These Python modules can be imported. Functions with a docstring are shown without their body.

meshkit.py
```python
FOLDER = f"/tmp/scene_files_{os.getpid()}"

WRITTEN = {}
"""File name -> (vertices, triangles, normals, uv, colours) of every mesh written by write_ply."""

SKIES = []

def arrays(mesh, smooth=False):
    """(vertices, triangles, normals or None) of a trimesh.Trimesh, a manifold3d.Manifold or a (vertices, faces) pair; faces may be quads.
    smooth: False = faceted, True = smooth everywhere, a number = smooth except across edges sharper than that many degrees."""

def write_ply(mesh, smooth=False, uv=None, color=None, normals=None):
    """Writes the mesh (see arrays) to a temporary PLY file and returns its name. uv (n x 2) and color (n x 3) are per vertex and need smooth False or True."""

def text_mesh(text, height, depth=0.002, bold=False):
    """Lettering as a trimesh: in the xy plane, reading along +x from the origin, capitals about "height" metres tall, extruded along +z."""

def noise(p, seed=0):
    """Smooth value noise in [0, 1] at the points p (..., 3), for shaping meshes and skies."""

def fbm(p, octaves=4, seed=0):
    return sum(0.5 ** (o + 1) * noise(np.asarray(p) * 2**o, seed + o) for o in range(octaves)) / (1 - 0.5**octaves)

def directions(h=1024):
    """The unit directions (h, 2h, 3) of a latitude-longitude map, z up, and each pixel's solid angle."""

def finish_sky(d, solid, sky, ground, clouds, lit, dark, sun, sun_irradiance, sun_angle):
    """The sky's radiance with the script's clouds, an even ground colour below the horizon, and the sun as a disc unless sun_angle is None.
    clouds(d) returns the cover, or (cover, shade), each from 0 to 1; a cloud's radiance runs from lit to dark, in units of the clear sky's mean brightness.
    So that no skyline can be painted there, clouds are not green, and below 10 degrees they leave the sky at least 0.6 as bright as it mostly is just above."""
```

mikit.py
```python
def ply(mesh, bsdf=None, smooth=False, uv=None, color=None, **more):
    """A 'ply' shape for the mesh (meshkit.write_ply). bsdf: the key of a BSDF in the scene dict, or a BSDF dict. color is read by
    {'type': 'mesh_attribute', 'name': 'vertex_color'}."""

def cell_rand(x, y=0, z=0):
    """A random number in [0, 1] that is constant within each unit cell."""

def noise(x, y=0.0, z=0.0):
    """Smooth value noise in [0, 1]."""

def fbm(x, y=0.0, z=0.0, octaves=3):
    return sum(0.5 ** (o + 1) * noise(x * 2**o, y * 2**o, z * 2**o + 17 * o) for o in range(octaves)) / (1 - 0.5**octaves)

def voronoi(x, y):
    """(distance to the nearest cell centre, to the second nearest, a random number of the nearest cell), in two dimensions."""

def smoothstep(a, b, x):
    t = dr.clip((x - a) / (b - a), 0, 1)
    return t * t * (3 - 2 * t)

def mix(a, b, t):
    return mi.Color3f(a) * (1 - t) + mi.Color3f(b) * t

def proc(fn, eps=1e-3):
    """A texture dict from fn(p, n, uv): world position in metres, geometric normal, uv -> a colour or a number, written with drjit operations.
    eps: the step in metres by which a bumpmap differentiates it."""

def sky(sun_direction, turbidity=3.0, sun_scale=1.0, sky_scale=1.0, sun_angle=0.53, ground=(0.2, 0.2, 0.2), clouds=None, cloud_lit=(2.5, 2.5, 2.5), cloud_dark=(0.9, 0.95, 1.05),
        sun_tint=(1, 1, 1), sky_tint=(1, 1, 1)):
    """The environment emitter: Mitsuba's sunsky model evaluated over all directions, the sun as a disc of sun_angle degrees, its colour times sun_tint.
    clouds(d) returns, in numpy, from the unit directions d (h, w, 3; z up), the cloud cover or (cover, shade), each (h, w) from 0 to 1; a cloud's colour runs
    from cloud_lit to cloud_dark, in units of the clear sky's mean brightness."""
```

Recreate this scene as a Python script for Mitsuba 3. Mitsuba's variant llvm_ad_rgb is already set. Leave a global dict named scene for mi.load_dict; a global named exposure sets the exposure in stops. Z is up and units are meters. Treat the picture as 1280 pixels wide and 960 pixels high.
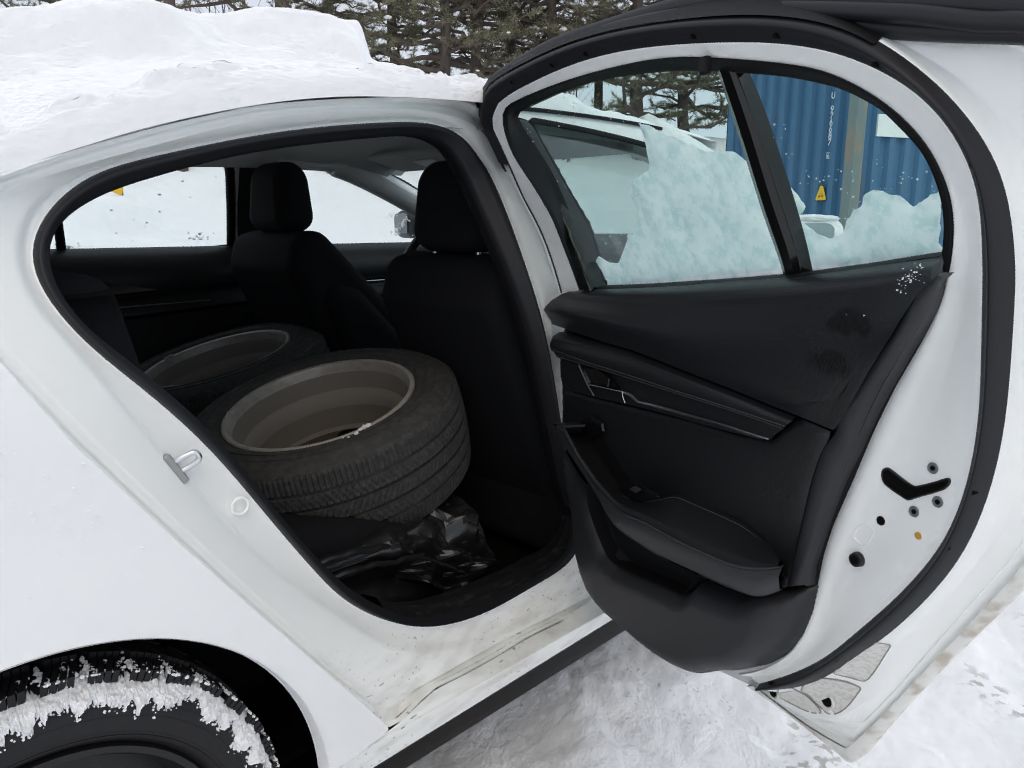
# White sedan with an open rear door in a snowy yard. z up, metres, car axis along +x (front), right-hand side of the car near y = 0.
import math, drjit as dr, numpy as np, trimesh, mitsuba as mi, mikit, meshkit
from mikit import proc, noise, fbm, smoothstep, mix, ply
from scipy.interpolate import Akima1DInterpolator
from scipy.spatial import Delaunay, cKDTree
import shapely, shapely.geometry as sg
import manifold3d as m3
T4 = mi.ScalarTransform4f
scene, labels = {'type': 'scene'}, {}
exposure = 1.90

# ------------------------------------------------------------------ camera, sky
CAM = (-0.175, -0.857, 1.081); FWD = (0.700, 0.683, -0.2071)
scene['camera'] = {'type': 'perspective', 'fov': 68.83, 'fov_axis': 'x', 'near_clip': 0.02, 'far_clip': 400.0,
    'to_world': T4().look_at(origin=CAM, target=[CAM[i] + FWD[i] for i in range(3)], up=[0, 0, 1])}
def cloud_cover(d):
    n = meshkit.fbm(d * np.array([2.2, 2.2, 5.0]) + 3.1, 4, seed=5)
    return np.ones(d.shape[:2]), np.clip(0.25 + 0.9 * (n - 0.5), 0, 1)
scene['sky'] = mikit.sky((-0.45, -0.55, 0.75), turbidity=3, sun_scale=0.16, sun_angle=45, ground=(0.75, 0.76, 0.78),
                         clouds=cloud_cover, cloud_lit=(1.66, 1.78, 1.98), cloud_dark=(1.22, 1.34, 1.54))

# ------------------------------------------------------------------ measured outlines, metres: body curves (x, y, z), door curves (u, w, z)
D={}
D['S']=[[[1.0347,0.12,0.4472],[1.018,0.108,0.4221],[0.9905,0.096,0.403],[0.9449,0.084,0.3909],[0.8567,0.072,0.3902],[0.7926,0.0706,0.3865],[0.7301,0.0692,0.379],[0.6673,0.0678,0.3832],[0.6047,0.0664,0.3933],[0.5535,0.065,0.4103],[0.5114,0.065,0.4291],[0.4718,0.065,0.454],[0.4258,0.065,0.4918],[0.3886,0.065,0.5291],[0.3606,0.065,0.5707],[0.3086,0.065,0.6492],[0.2639,0.065,0.7233],[0.2322,0.065,0.7738],[0.2032,0.065,0.8178],[0.1614,0.0651,0.8679],[0.1346,0.0675,0.8975],[0.1048,0.0738,0.9303],[0.0834,0.0821,0.9578],[0.0694,0.0919,0.9828],[0.0576,0.1048,1.0096],[0.054,0.1153,1.0305],[0.056,0.1261,1.0523],[0.0655,0.1362,1.0724],[0.0856,0.1497,1.0994],[0.1174,0.1631,1.1262],[0.1485,0.1723,1.1447],[0.191,0.1804,1.1608],[0.2784,0.1921,1.1842],[0.3532,0.2022,1.2044],[0.464,0.2141,1.2281],[0.5568,0.2215,1.2431],[0.6241,0.2261,1.2522],[0.6903,0.2339,1.2603],[0.7543,0.238,1.2611],[0.7846,0.2397,1.2569],[0.8135,0.2367,1.2434],[0.8522,0.2388,1.2127],[0.8902,0.2362,1.1725],[0.9023,0.1973,1.0845],[0.9046,0.16,1.0],[0.9218,0.1343,0.9093],[0.9528,0.135,0.8102],[0.9832,0.14,0.6911],[1.0085,0.135,0.5789],[1.0265,0.13,0.484],[1.0409,0.125,0.444]],[0,4,9,14,20,26,31,36,40,42,47,50]]
D['Jd']=[[[1.1767,0.125,0.368],[1.147,0.1088,0.3383],[1.0962,0.0925,0.3173],[1.0181,0.0763,0.3141],[0.8806,0.06,0.3241],[0.7955,0.058,0.3289],[0.7168,0.056,0.3335],[0.6638,0.054,0.3373],[0.6081,0.052,0.3528],[0.5403,0.05,0.3787],[0.5069,0.05,0.3963],[0.4781,0.05,0.4146],[0.4358,0.05,0.4468],[0.3845,0.05,0.5032],[0.3248,0.05,0.5649],[0.2785,0.05,0.6158],[0.2364,0.05,0.6695],[0.1998,0.05,0.7227],[0.1593,0.05,0.7964],[0.131,0.05,0.8426],[0.106,0.0513,0.8873],[0.0881,0.0578,0.9225],[0.0656,0.0695,0.9601],[0.0537,0.0782,0.9799],[0.042,0.0922,1.0078],[0.0402,0.105,1.0316],[0.0423,0.1181,1.0563],[0.0515,0.1298,1.0795],[0.0682,0.1422,1.1044],[0.0946,0.1534,1.1268],[0.1373,0.1637,1.1475],[0.1829,0.1723,1.1647],[0.2736,0.1848,1.1896],[0.3477,0.1949,1.2099],[0.4603,0.2071,1.2342],[0.5526,0.2147,1.2495],[0.6195,0.2194,1.2588],[0.6865,0.2287,1.2675],[0.7554,0.2346,1.2692],[0.7911,0.2379,1.2658],[0.8229,0.2379,1.2557],[0.867,0.2432,1.2213],[0.913,0.2458,1.1816],[0.9272,0.206,1.0908],[0.93,0.1687,1.005],[0.9488,0.1415,0.9113],[0.9837,0.1424,0.8103],[1.016,0.148,0.6907],[1.0439,0.142,0.5782],[1.073,0.136,0.4791],[1.1836,0.13,0.3644]],[0,4,9,14,20,26,31,36,40,42,47,50]]
D['Jb']=[[[1.301,0.135,0.2794],[1.237,0.1138,0.2759],[1.1592,0.0925,0.2752],[1.0409,0.0713,0.2866],[0.8892,0.05,0.3086],[0.7933,0.0452,0.3161],[0.7015,0.0404,0.3235],[0.6175,0.0356,0.326],[0.5404,0.0308,0.3255],[0.4696,0.026,0.3326],[0.4492,0.026,0.3399],[0.4296,0.026,0.3525],[0.4121,0.026,0.3668],[0.3938,0.026,0.3854],[0.2697,0.026,0.5561],[0.221,0.026,0.6237],[0.2016,0.026,0.6507],[0.1525,0.026,0.7233],[0.1082,0.026,0.7887],[0.0786,0.026,0.8328],[0.0633,0.026,0.8563],[0.0464,0.0276,0.8834],[0.0272,0.0327,0.9146],[0.0,0.0463,0.9611],[-0.0207,0.0599,0.9922],[-0.0377,0.0745,1.0204],[-0.0425,0.0869,1.0438],[-0.0345,0.0985,1.067],[-0.013,0.1105,1.091],[0.0358,0.1252,1.1203],[0.0858,0.1336,1.1372],[0.1705,0.1486,1.1672],[0.2508,0.1621,1.1922],[0.3438,0.1797,1.2253],[0.4818,0.1948,1.2537],[0.5437,0.2005,1.263],[0.6102,0.2059,1.2717],[0.6775,0.2168,1.2786],[0.7332,0.2256,1.2812],[0.7923,0.2322,1.2795],[0.8361,0.2363,1.2726],[0.9103,0.2517,1.2385],[0.9718,0.2607,1.1914],[0.9948,0.2296,1.114],[1.0006,0.1981,1.0359],[1.0184,0.1659,0.9456],[1.0539,0.1604,0.8324],[1.0946,0.168,0.6915],[1.1423,0.1587,0.5616],[1.1968,0.1493,0.4319],[1.3084,0.14,0.2754]],[0,4,9,14,20,26,31,36,40,42,47,50]]
D['E']=[[[1.3731,0.145,0.219],[1.2985,0.1188,0.2208],[1.2094,0.0925,0.2345],[1.0787,0.0663,0.2684],[0.908,0.04,0.2942],[0.7709,0.0326,0.3069],[0.6865,0.0252,0.3106],[0.6013,0.0178,0.318],[0.5321,0.0104,0.3286],[0.431,0.003,0.3123],[0.4067,0.003,0.3447],[0.3794,0.003,0.3832],[0.3407,0.003,0.4364],[0.2988,0.003,0.4937],[0.2473,0.003,0.5649],[0.2092,0.003,0.6174],[0.1812,0.003,0.6571],[0.1234,0.003,0.7388],[0.095,0.003,0.7808],[0.0664,0.003,0.8234],[0.0466,0.003,0.8511],[0.0247,0.0047,0.8906],[0.0079,0.0095,0.9203],[-0.0075,0.0172,0.9492],[-0.0197,0.0254,0.9721],[-0.0314,0.0352,0.9943],[-0.0424,0.0468,1.0176],[-0.0384,0.0641,1.0522],[-0.0257,0.0794,1.0828],[0.0014,0.0963,1.1166],[0.0327,0.1039,1.1318],[0.1371,0.1251,1.1743],[0.2176,0.1391,1.2021],[0.3333,0.1563,1.2367],[0.4673,0.1702,1.2644],[0.5272,0.175,1.274],[0.5914,0.1795,1.2829],[0.6585,0.1986,1.2927],[0.7325,0.2174,1.3018],[0.8048,0.2346,1.3077],[0.8739,0.2429,1.2958],[0.9679,0.2706,1.2613],[1.0629,0.2912,1.2124],[1.0863,0.2525,1.1191],[1.1049,0.2091,1.0163],[1.1263,0.1788,0.9117],[1.1781,0.182,0.7975],[1.241,0.19,0.6528],[1.2957,0.1767,0.5023],[1.3363,0.1633,0.3681],[1.3808,0.15,0.2147]],[0,4,9,14,20,26,31,36,40,42,47,50]]
D['Si']=[[[1.0336,0.14,0.4606],[1.0315,0.128,0.4138],[1.0015,0.116,0.38],[0.9401,0.104,0.3695],[0.8335,0.092,0.3758],[0.7908,0.0906,0.3766],[0.7497,0.0892,0.3806],[0.6857,0.0878,0.3827],[0.6182,0.0864,0.394],[0.5626,0.085,0.4107],[0.5268,0.085,0.4282],[0.4789,0.085,0.4676],[0.4488,0.085,0.4934],[0.4133,0.085,0.5315],[0.3878,0.085,0.5634],[0.3371,0.085,0.6404],[0.2908,0.085,0.7109],[0.2685,0.085,0.7573],[0.2373,0.085,0.8024],[0.2032,0.085,0.8489],[0.1669,0.0866,0.8897],[0.1428,0.0907,0.9165],[0.1201,0.0964,0.94],[0.1036,0.102,0.9574],[0.0876,0.1125,0.9842],[0.0763,0.1263,1.0127],[0.0761,0.1411,1.0423],[0.084,0.1524,1.0648],[0.1001,0.163,1.0859],[0.1315,0.1736,1.1071],[0.1576,0.1802,1.1204],[0.1949,0.1878,1.1357],[0.2801,0.2009,1.1618],[0.3565,0.2122,1.1844],[0.4677,0.2227,1.2055],[0.562,0.2309,1.2218],[0.6303,0.2357,1.2314],[0.679,0.2431,1.2386],[0.7279,0.2476,1.2402],[0.7625,0.2485,1.2346],[0.7887,0.2453,1.2206],[0.8184,0.2455,1.186],[0.8429,0.2457,1.1513],[0.858,0.2172,1.0845],[0.8704,0.1901,1.0203],[0.8877,0.1589,0.9306],[0.9262,0.155,0.8309],[0.9623,0.16,0.7241],[0.9945,0.155,0.5956],[1.02,0.15,0.4991],[1.0397,0.145,0.4575]],[0,4,9,14,20,26,31,36,40,42,47,50]]
D['skirt_hi']=[[0.331,0.0,0.2976],[0.3803,0.0,0.2982],[0.4344,0.0,0.2979],[0.5347,0.0,0.298],[0.6616,0.0,0.2979],[0.808,0.0,0.3047],[1.0041,0.0,0.2916],[1.202,0.0,0.2782]]
D['skirt_lo']=[[0.3863,0.012,0.2514],[0.4398,0.012,0.2493],[0.5122,0.012,0.2494],[0.5892,0.012,0.2503],[0.6731,0.012,0.2498],[0.7807,0.012,0.2521],[0.9059,0.012,0.2579],[1.0446,0.012,0.256],[1.2916,0.012,0.2498]]
D['skirt_blk']=[[0.5045,0.06,0.1638],[0.5975,0.06,0.1629],[0.7639,0.06,0.1611],[0.9088,0.06,0.1642],[1.084,0.06,0.1619],[1.1678,0.06,0.1614],[1.4547,0.06,0.1517]]
D['tip']=[[0.4289,-0.0,0.315],[0.421,-0.0,0.3094],[0.3909,0.0,0.3061],[0.3591,-0.0,0.3033],[0.3246,0.0,0.3054],[0.3046,0.0,0.3064]]
D['arch']=[[0.3107,0.0,0.3413]]
D['striker']=[[0.1487,0.05,0.8151],[0.177,0.05,0.7652],[0.1627,0.05,0.7915],[0.188,0.05,0.7991]]
D['plug']=[[0.2449,0.06,0.7162]]
D['Lw']=[[[0.008,0.0898,0.9598],[0.01,0.113,1.0119],[0.015,0.1491,1.0843],[-0.0029,0.1785,1.143],[-0.0315,0.2073,1.2005],[-0.0299,0.2257,1.2373],[-0.0057,0.2429,1.2718],[0.0446,0.2493,1.2845],[0.118,0.2509,1.2877],[0.2377,0.2514,1.2889],[0.4176,0.2483,1.2826],[0.5267,0.2412,1.2684],[0.6132,0.2316,1.2491],[0.6722,0.2239,1.2338],[0.6981,0.2189,1.2239],[0.7404,0.2058,1.1977],[0.7656,0.1942,1.1744],[0.7808,0.1834,1.1527],[0.7865,0.1774,1.1408],[0.7908,0.1684,1.1228],[0.7937,0.1611,1.1081],[0.7919,0.1501,1.0863],[0.7846,0.1354,1.0569],[0.7754,0.1238,1.0335],[0.7645,0.1127,1.0113],[0.751,0.1023,0.9902],[0.7225,0.0868,0.951],[0.6938,0.0761,0.9077],[0.6627,0.072,0.8355],[0.6433,0.072,0.7735],[0.621,0.072,0.7098],[0.6096,0.072,0.6602],[0.6073,0.072,0.6209],[0.6014,0.072,0.5744],[0.5891,0.072,0.5326],[0.5642,0.072,0.492],[0.5247,0.072,0.4502],[0.4707,0.072,0.4105]],[0,5,10,13,17,23,29,34,37]]
D['Ld']=[[[-0.0603,0.0924,0.9499],[-0.0433,0.1507,1.0754],[-0.0561,0.1855,1.145],[-0.0582,0.2225,1.2191],[-0.0608,0.2406,1.2552],[-0.0302,0.2522,1.2784],[0.0163,0.2589,1.2918],[0.0971,0.2623,1.2986],[0.1853,0.2641,1.3021],[0.2861,0.2646,1.3032],[0.4341,0.2601,1.2942],[0.54,0.2525,1.279],[0.626,0.2447,1.2635],[0.6835,0.2373,1.2486],[0.7264,0.229,1.232],[0.7674,0.2171,1.2083],[0.7933,0.2057,1.1855],[0.8116,0.1913,1.1567],[0.8206,0.1755,1.125],[0.8213,0.1577,1.0895],[0.8099,0.1253,1.0246],[0.8036,0.1112,0.9964],[0.7957,0.088,0.9347],[0.7942,0.0801,0.8943],[0.7936,0.0782,0.8705],[0.7916,0.078,0.8332],[0.7882,0.078,0.7998],[0.7736,0.078,0.7475],[0.7577,0.078,0.7166],[0.7237,0.078,0.6569],[0.6897,0.078,0.6088],[0.6448,0.078,0.5438],[0.6092,0.078,0.5037],[0.5699,0.078,0.4659],[0.5191,0.078,0.4225]],[0,4,10,13,17,20,27,31,34]]
D['Ls']=[[[-0.0864,0.0837,0.9475],[-0.0694,0.1427,1.0753],[-0.0823,0.1781,1.1462],[-0.0875,0.2159,1.2219],[-0.0909,0.242,1.274],[-0.0562,0.2534,1.2968],[-0.0199,0.2626,1.3152],[0.0322,0.2674,1.3248],[0.1114,0.2692,1.3284],[0.1857,0.27,1.3299],[0.2743,0.27,1.33],[0.431,0.2649,1.3199],[0.5439,0.2573,1.3047],[0.6287,0.2495,1.289],[0.6853,0.2419,1.2739],[0.7223,0.235,1.26],[0.7494,0.2275,1.245],[0.7786,0.2154,1.2208],[0.8056,0.2018,1.1936],[0.8258,0.1866,1.1631],[0.8395,0.1693,1.1286],[0.8426,0.1496,1.0893],[0.8359,0.1181,1.0262],[0.829,0.1044,0.9988],[0.8197,0.081,0.9385],[0.8171,0.0753,0.9144],[0.8155,0.071,0.8835],[0.8131,0.07,0.8437],[0.8087,0.07,0.8099],[0.7965,0.07,0.7552],[0.7774,0.07,0.7094],[0.7509,0.07,0.6614],[0.7151,0.07,0.6044],[0.6675,0.07,0.5456],[0.6537,0.07,0.5251],[0.6284,0.07,0.4951],[0.5998,0.07,0.4669],[0.5198,0.07,0.4114]],[0,4,11,14,19,22,29,33,37]]
D['Lc']=[[[-0.1327,0.0623,0.9431],[-0.1161,0.1226,1.0751],[-0.1294,0.1592,1.1484],[-0.1382,0.1985,1.227],[-0.141,0.229,1.2881],[-0.1015,0.2405,1.3109],[-0.0591,0.2488,1.3276],[-0.0053,0.2536,1.3373],[0.0813,0.2549,1.3398],[0.1582,0.256,1.3421],[0.2503,0.2568,1.3436],[0.4105,0.2516,1.3332],[0.5268,0.2445,1.3191],[0.6134,0.2365,1.3031],[0.671,0.2286,1.2871],[0.7106,0.218,1.2699],[0.7491,0.204,1.246],[0.7853,0.1899,1.2217],[0.8018,0.1803,1.2067],[0.824,0.1675,1.1849],[0.8458,0.1465,1.1483],[0.8534,0.121,1.1027],[0.8528,0.0873,1.0407],[0.8463,0.0646,0.9957],[0.8397,0.0426,0.9389],[0.8364,0.035,0.9065],[0.8322,0.0311,0.8724],[0.8269,0.0306,0.8372],[0.82,0.0303,0.8005],[0.8074,0.03,0.7657],[0.7673,0.0312,0.6861],[0.7334,0.0325,0.6091],[0.7005,0.0338,0.5394],[0.6859,0.035,0.5052],[0.6633,0.0388,0.4654],[0.6379,0.0425,0.4345],[0.6032,0.0463,0.4077],[0.5163,0.05,0.3969]],[0,4,11,14,19,22,29,33,37]]
D['Lh']=[[[-0.1755,0.0411,0.9389],[-0.1597,0.1025,1.0749],[-0.1733,0.1403,1.1505],[-0.186,0.1809,1.2318],[-0.1773,0.2154,1.3008],[-0.1576,0.2235,1.317],[-0.1064,0.2317,1.3334],[-0.048,0.2378,1.3456],[0.0504,0.2402,1.3504],[0.13,0.2417,1.3535],[0.207,0.2409,1.3518],[0.378,0.2361,1.3422],[0.5095,0.2316,1.3331],[0.5991,0.2247,1.3194],[0.6594,0.2188,1.3076],[0.702,0.2117,1.2974],[0.7627,0.2012,1.2804],[0.8127,0.191,1.264],[0.8328,0.1862,1.2584],[0.8608,0.1794,1.2488],[0.9097,0.1573,1.2099],[0.9442,0.1307,1.1621],[0.9585,0.097,1.0999],[0.9452,0.0664,1.0389],[0.9199,0.0386,0.9819],[0.9014,0.0263,0.9496],[0.8836,0.016,0.9074],[0.8673,0.0121,0.8673],[0.8519,0.012,0.8256],[0.8252,0.012,0.7415],[0.7775,0.012,0.6444],[0.7278,0.012,0.5495],[0.6839,0.012,0.4649],[0.6357,0.012,0.3802],[0.6177,0.012,0.3713],[0.5468,0.012,0.3622],[0.4967,0.012,0.3612],[0.4514,0.012,0.3612]],[0,4,11,14,19,22,29,33,37]]
D['Lo']=[[[-0.2086,0.0252,0.9357],[-0.1934,0.0874,1.0748],[-0.2073,0.1261,1.1521],[-0.2203,0.1677,1.2353],[-0.2097,0.2036,1.3072],[-0.1931,0.2121,1.3242],[-0.1371,0.2202,1.3404],[-0.0761,0.227,1.354],[0.0244,0.2293,1.3586],[0.1056,0.2308,1.3616],[0.1821,0.2301,1.3603],[0.3605,0.2247,1.3493],[0.4944,0.2199,1.3399],[0.5858,0.2129,1.3258],[0.6475,0.2071,1.3143],[0.6913,0.2004,1.3036],[0.7536,0.1902,1.286],[0.8048,0.1803,1.2691],[0.8317,0.175,1.2611],[0.8601,0.1687,1.2514],[0.9093,0.1472,1.2137],[0.9463,0.1203,1.1652],[0.9607,0.085,1.1],[0.9477,0.0527,1.0354],[0.9229,0.0242,0.9765],[0.9049,0.0119,0.9416],[0.888,0.0027,0.8992],[0.8726,0.0,0.8591],[0.8577,0.0,0.8156],[0.8317,0.0,0.7302],[0.7878,0.0,0.6458],[0.7367,0.0,0.5515],[0.6875,0.0,0.4542],[0.6318,0.0,0.3467],[0.6098,0.0,0.3463],[0.535,0.0,0.348],[0.4857,0.0,0.3464],[0.4236,0.0,0.3408]],[0,4,11,14,19,22,29,33,37]]
D['G']=[[[-0.0236,0.0406,0.962],[-0.0243,0.0764,1.0389],[-0.0242,0.1022,1.0904],[-0.027,0.1431,1.1722],[-0.0499,0.1722,1.2304],[-0.0686,0.1899,1.2657],[-0.0686,0.1981,1.2795],[-0.0406,0.2031,1.2868],[0.0273,0.2059,1.2897],[0.1412,0.2095,1.2944],[0.2517,0.2096,1.2919],[0.3566,0.2066,1.2831],[0.4597,0.2059,1.2684],[0.5688,0.2016,1.2465],[0.6434,0.1989,1.2278],[0.679,0.1971,1.2162],[0.7268,0.1884,1.1908],[0.7466,0.1835,1.173],[0.764,0.1783,1.1545],[0.7724,0.1707,1.1386],[0.7775,0.1612,1.1187],[0.7787,0.1516,1.0987],[0.7761,0.1421,1.079],[0.7693,0.1308,1.0556]],[0,5,11,14,18,23]]
D['div_l']=[[0.5095,0.2011,1.2601],[0.5113,0.1627,1.1833],[0.5122,0.122,1.102],[0.5164,0.0873,1.0326],[0.5147,0.0784,1.0148]]
D['div_r']=[[0.5431,0.1859,1.2538],[0.5511,0.1599,1.2019],[0.5551,0.1278,1.1376],[0.556,0.0996,1.0813],[0.552,0.0704,1.0229]]
D['div_m']=[[0.5367,0.2061,1.2542],[0.5407,0.1735,1.189],[0.5413,0.1363,1.1146],[0.5442,0.106,1.054],[0.5435,0.0884,1.0189]]
D['div_m2']=[[0.5457,0.2034,1.2528],[0.5514,0.174,1.194],[0.5539,0.1392,1.1244],[0.5567,0.109,1.064],[0.5528,0.0872,1.0204]]
D['belt_lo']=[[0.0161,0.0734,0.9614],[0.1902,0.0796,0.9775],[0.3275,0.0864,0.9927],[0.4492,0.0934,1.0069],[0.549,0.0992,1.0185],[0.6271,0.1049,1.0298],[0.6836,0.1094,1.0389],[0.7337,0.1139,1.0478],[0.7652,0.1165,1.0529]]
D['belt_hi']=[[-0.002,0.0555,0.9671],[0.1635,0.0615,0.9818],[0.3036,0.068,0.996],[0.4278,0.0747,1.0094],[0.5229,0.0802,1.0205],[0.6103,0.0865,1.0331],[0.6681,0.0911,1.0422],[0.7194,0.0955,1.051],[0.7483,0.098,1.056]]
D['clip']=[[0.5368,0.2524,1.2647],[0.5587,0.25,1.26],[0.5552,0.2428,1.2455],[0.5321,0.2455,1.251]]
D['strip_a']=[[-0.1526,0.2273,1.3146],[-0.0294,0.2398,1.3397],[0.062,0.2428,1.3455],[0.1985,0.2444,1.3488],[0.3286,0.2414,1.3429],[0.4496,0.2378,1.3356],[0.5451,0.2321,1.3242],[0.6124,0.2257,1.3114],[0.6875,0.2155,1.2909],[0.7369,0.2091,1.2781],[0.8257,0.1976,1.2553],[0.8573,0.1929,1.2459],[0.919,0.1772,1.2143]]
D['strip_b']=[[0.0464,0.2531,1.3362],[0.1656,0.2542,1.3385],[0.2632,0.2535,1.337],[0.3996,0.2501,1.3302],[0.5047,0.2438,1.3177],[0.59,0.2367,1.3033],[0.661,0.2287,1.2874],[0.7138,0.2221,1.2742],[0.7681,0.2151,1.2602],[0.8314,0.2053,1.2406],[0.8643,0.2015,1.2331],[0.9254,0.1866,1.2031]]
D['strip_c']=[[0.5503,0.2356,1.3112],[0.6168,0.2285,1.2971],[0.6741,0.2208,1.2815],[0.7159,0.2132,1.2665],[0.7326,0.2092,1.2584],[0.7688,0.2039,1.2478],[0.8039,0.1997,1.2394],[0.8602,0.1934,1.2268],[0.9222,0.1785,1.1969]]
D['pad0']=[[-0.0171,0.0735,0.9589],[0.084,0.0766,0.9674],[0.1918,0.0807,0.9776],[0.3285,0.0872,0.9921],[0.4504,0.0945,1.007],[0.5498,0.1,1.0181],[0.628,0.1059,1.0298],[0.6844,0.1105,1.039],[0.7342,0.1145,1.047],[0.7639,0.1167,1.0513]]
D['pad1']=[[-0.0502,0.1033,0.9464],[0.0713,0.1023,0.9431],[0.2286,0.1048,0.9509],[0.3575,0.1078,0.9598],[0.4736,0.1122,0.9715],[0.5712,0.118,0.9853],[0.6475,0.1237,0.9973],[0.6927,0.1279,1.0058],[0.7294,0.1328,1.0157],[0.7679,0.1391,1.0281]]
D['pad2']=[[-0.0754,0.1257,0.9163],[0.0861,0.1257,0.9164],[0.2577,0.1246,0.9106],[0.3818,0.1233,0.9028],[0.4518,0.1224,0.8963],[0.5308,0.1215,0.8891],[0.5976,0.1209,0.8823],[0.6464,0.1209,0.8827],[0.676,0.1254,0.9151],[0.7366,0.144,0.976]]
D['pad3']=[[-0.0772,0.1062,0.886],[0.1076,0.1055,0.877],[0.2319,0.1053,0.8739],[0.3357,0.1051,0.8659],[0.431,0.105,0.8589],[0.4581,0.105,0.8572],[0.53,0.105,0.8509],[0.5831,0.105,0.847],[0.6364,0.105,0.8426],[0.643,0.105,0.857]]
D['bol0']=[[-0.0575,0.0982,0.8716],[0.096,0.0983,0.8734],[0.2216,0.0982,0.8704],[0.3267,0.098,0.8625],[0.4229,0.098,0.8556],[0.4503,0.098,0.8539],[0.5229,0.098,0.8476],[0.5766,0.098,0.8436]]
D['bol1']=[[-0.0542,0.118,0.8587],[0.0868,0.118,0.8601],[0.2301,0.118,0.8624],[0.3535,0.118,0.8564],[0.4333,0.118,0.8523],[0.4992,0.118,0.8489],[0.5514,0.118,0.8452],[0.5884,0.118,0.8434]]
D['bol2']=[[-0.0531,0.122,0.8413],[0.0944,0.122,0.8407],[0.2374,0.122,0.8395],[0.3602,0.122,0.8381],[0.4394,0.122,0.8376],[0.5048,0.122,0.8372],[0.5493,0.122,0.8367],[0.5825,0.122,0.8363]]
D['bol3']=[[-0.0341,0.112,0.8224],[0.0781,0.112,0.8252],[0.2233,0.112,0.8265],[0.3478,0.112,0.8272],[0.4281,0.112,0.8283],[0.4944,0.112,0.8282],[0.5367,0.112,0.8282],[0.5678,0.112,0.8283]]
D['ins1']=[[-0.0337,0.108,0.7863],[0.0785,0.108,0.7945],[0.2187,0.108,0.8031],[0.3442,0.108,0.8044],[0.4249,0.108,0.8092],[0.4914,0.108,0.8123],[0.5222,0.108,0.8121],[0.551,0.108,0.8151]]
D['ins2']=[[-0.0197,0.108,0.7628],[0.094,0.108,0.7701],[0.2004,0.108,0.7795],[0.3103,0.108,0.7877],[0.4082,0.108,0.7931],[0.4848,0.108,0.7981],[0.5158,0.108,0.8004],[0.542,0.108,0.8051]]
D['stitch1']=[[-0.0366,0.1235,0.8406],[0.0971,0.1235,0.8375],[0.2398,0.1235,0.8374],[0.3623,0.1235,0.8362],[0.4413,0.1235,0.8364],[0.5065,0.1235,0.8361],[0.5815,0.1235,0.8352]]
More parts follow.
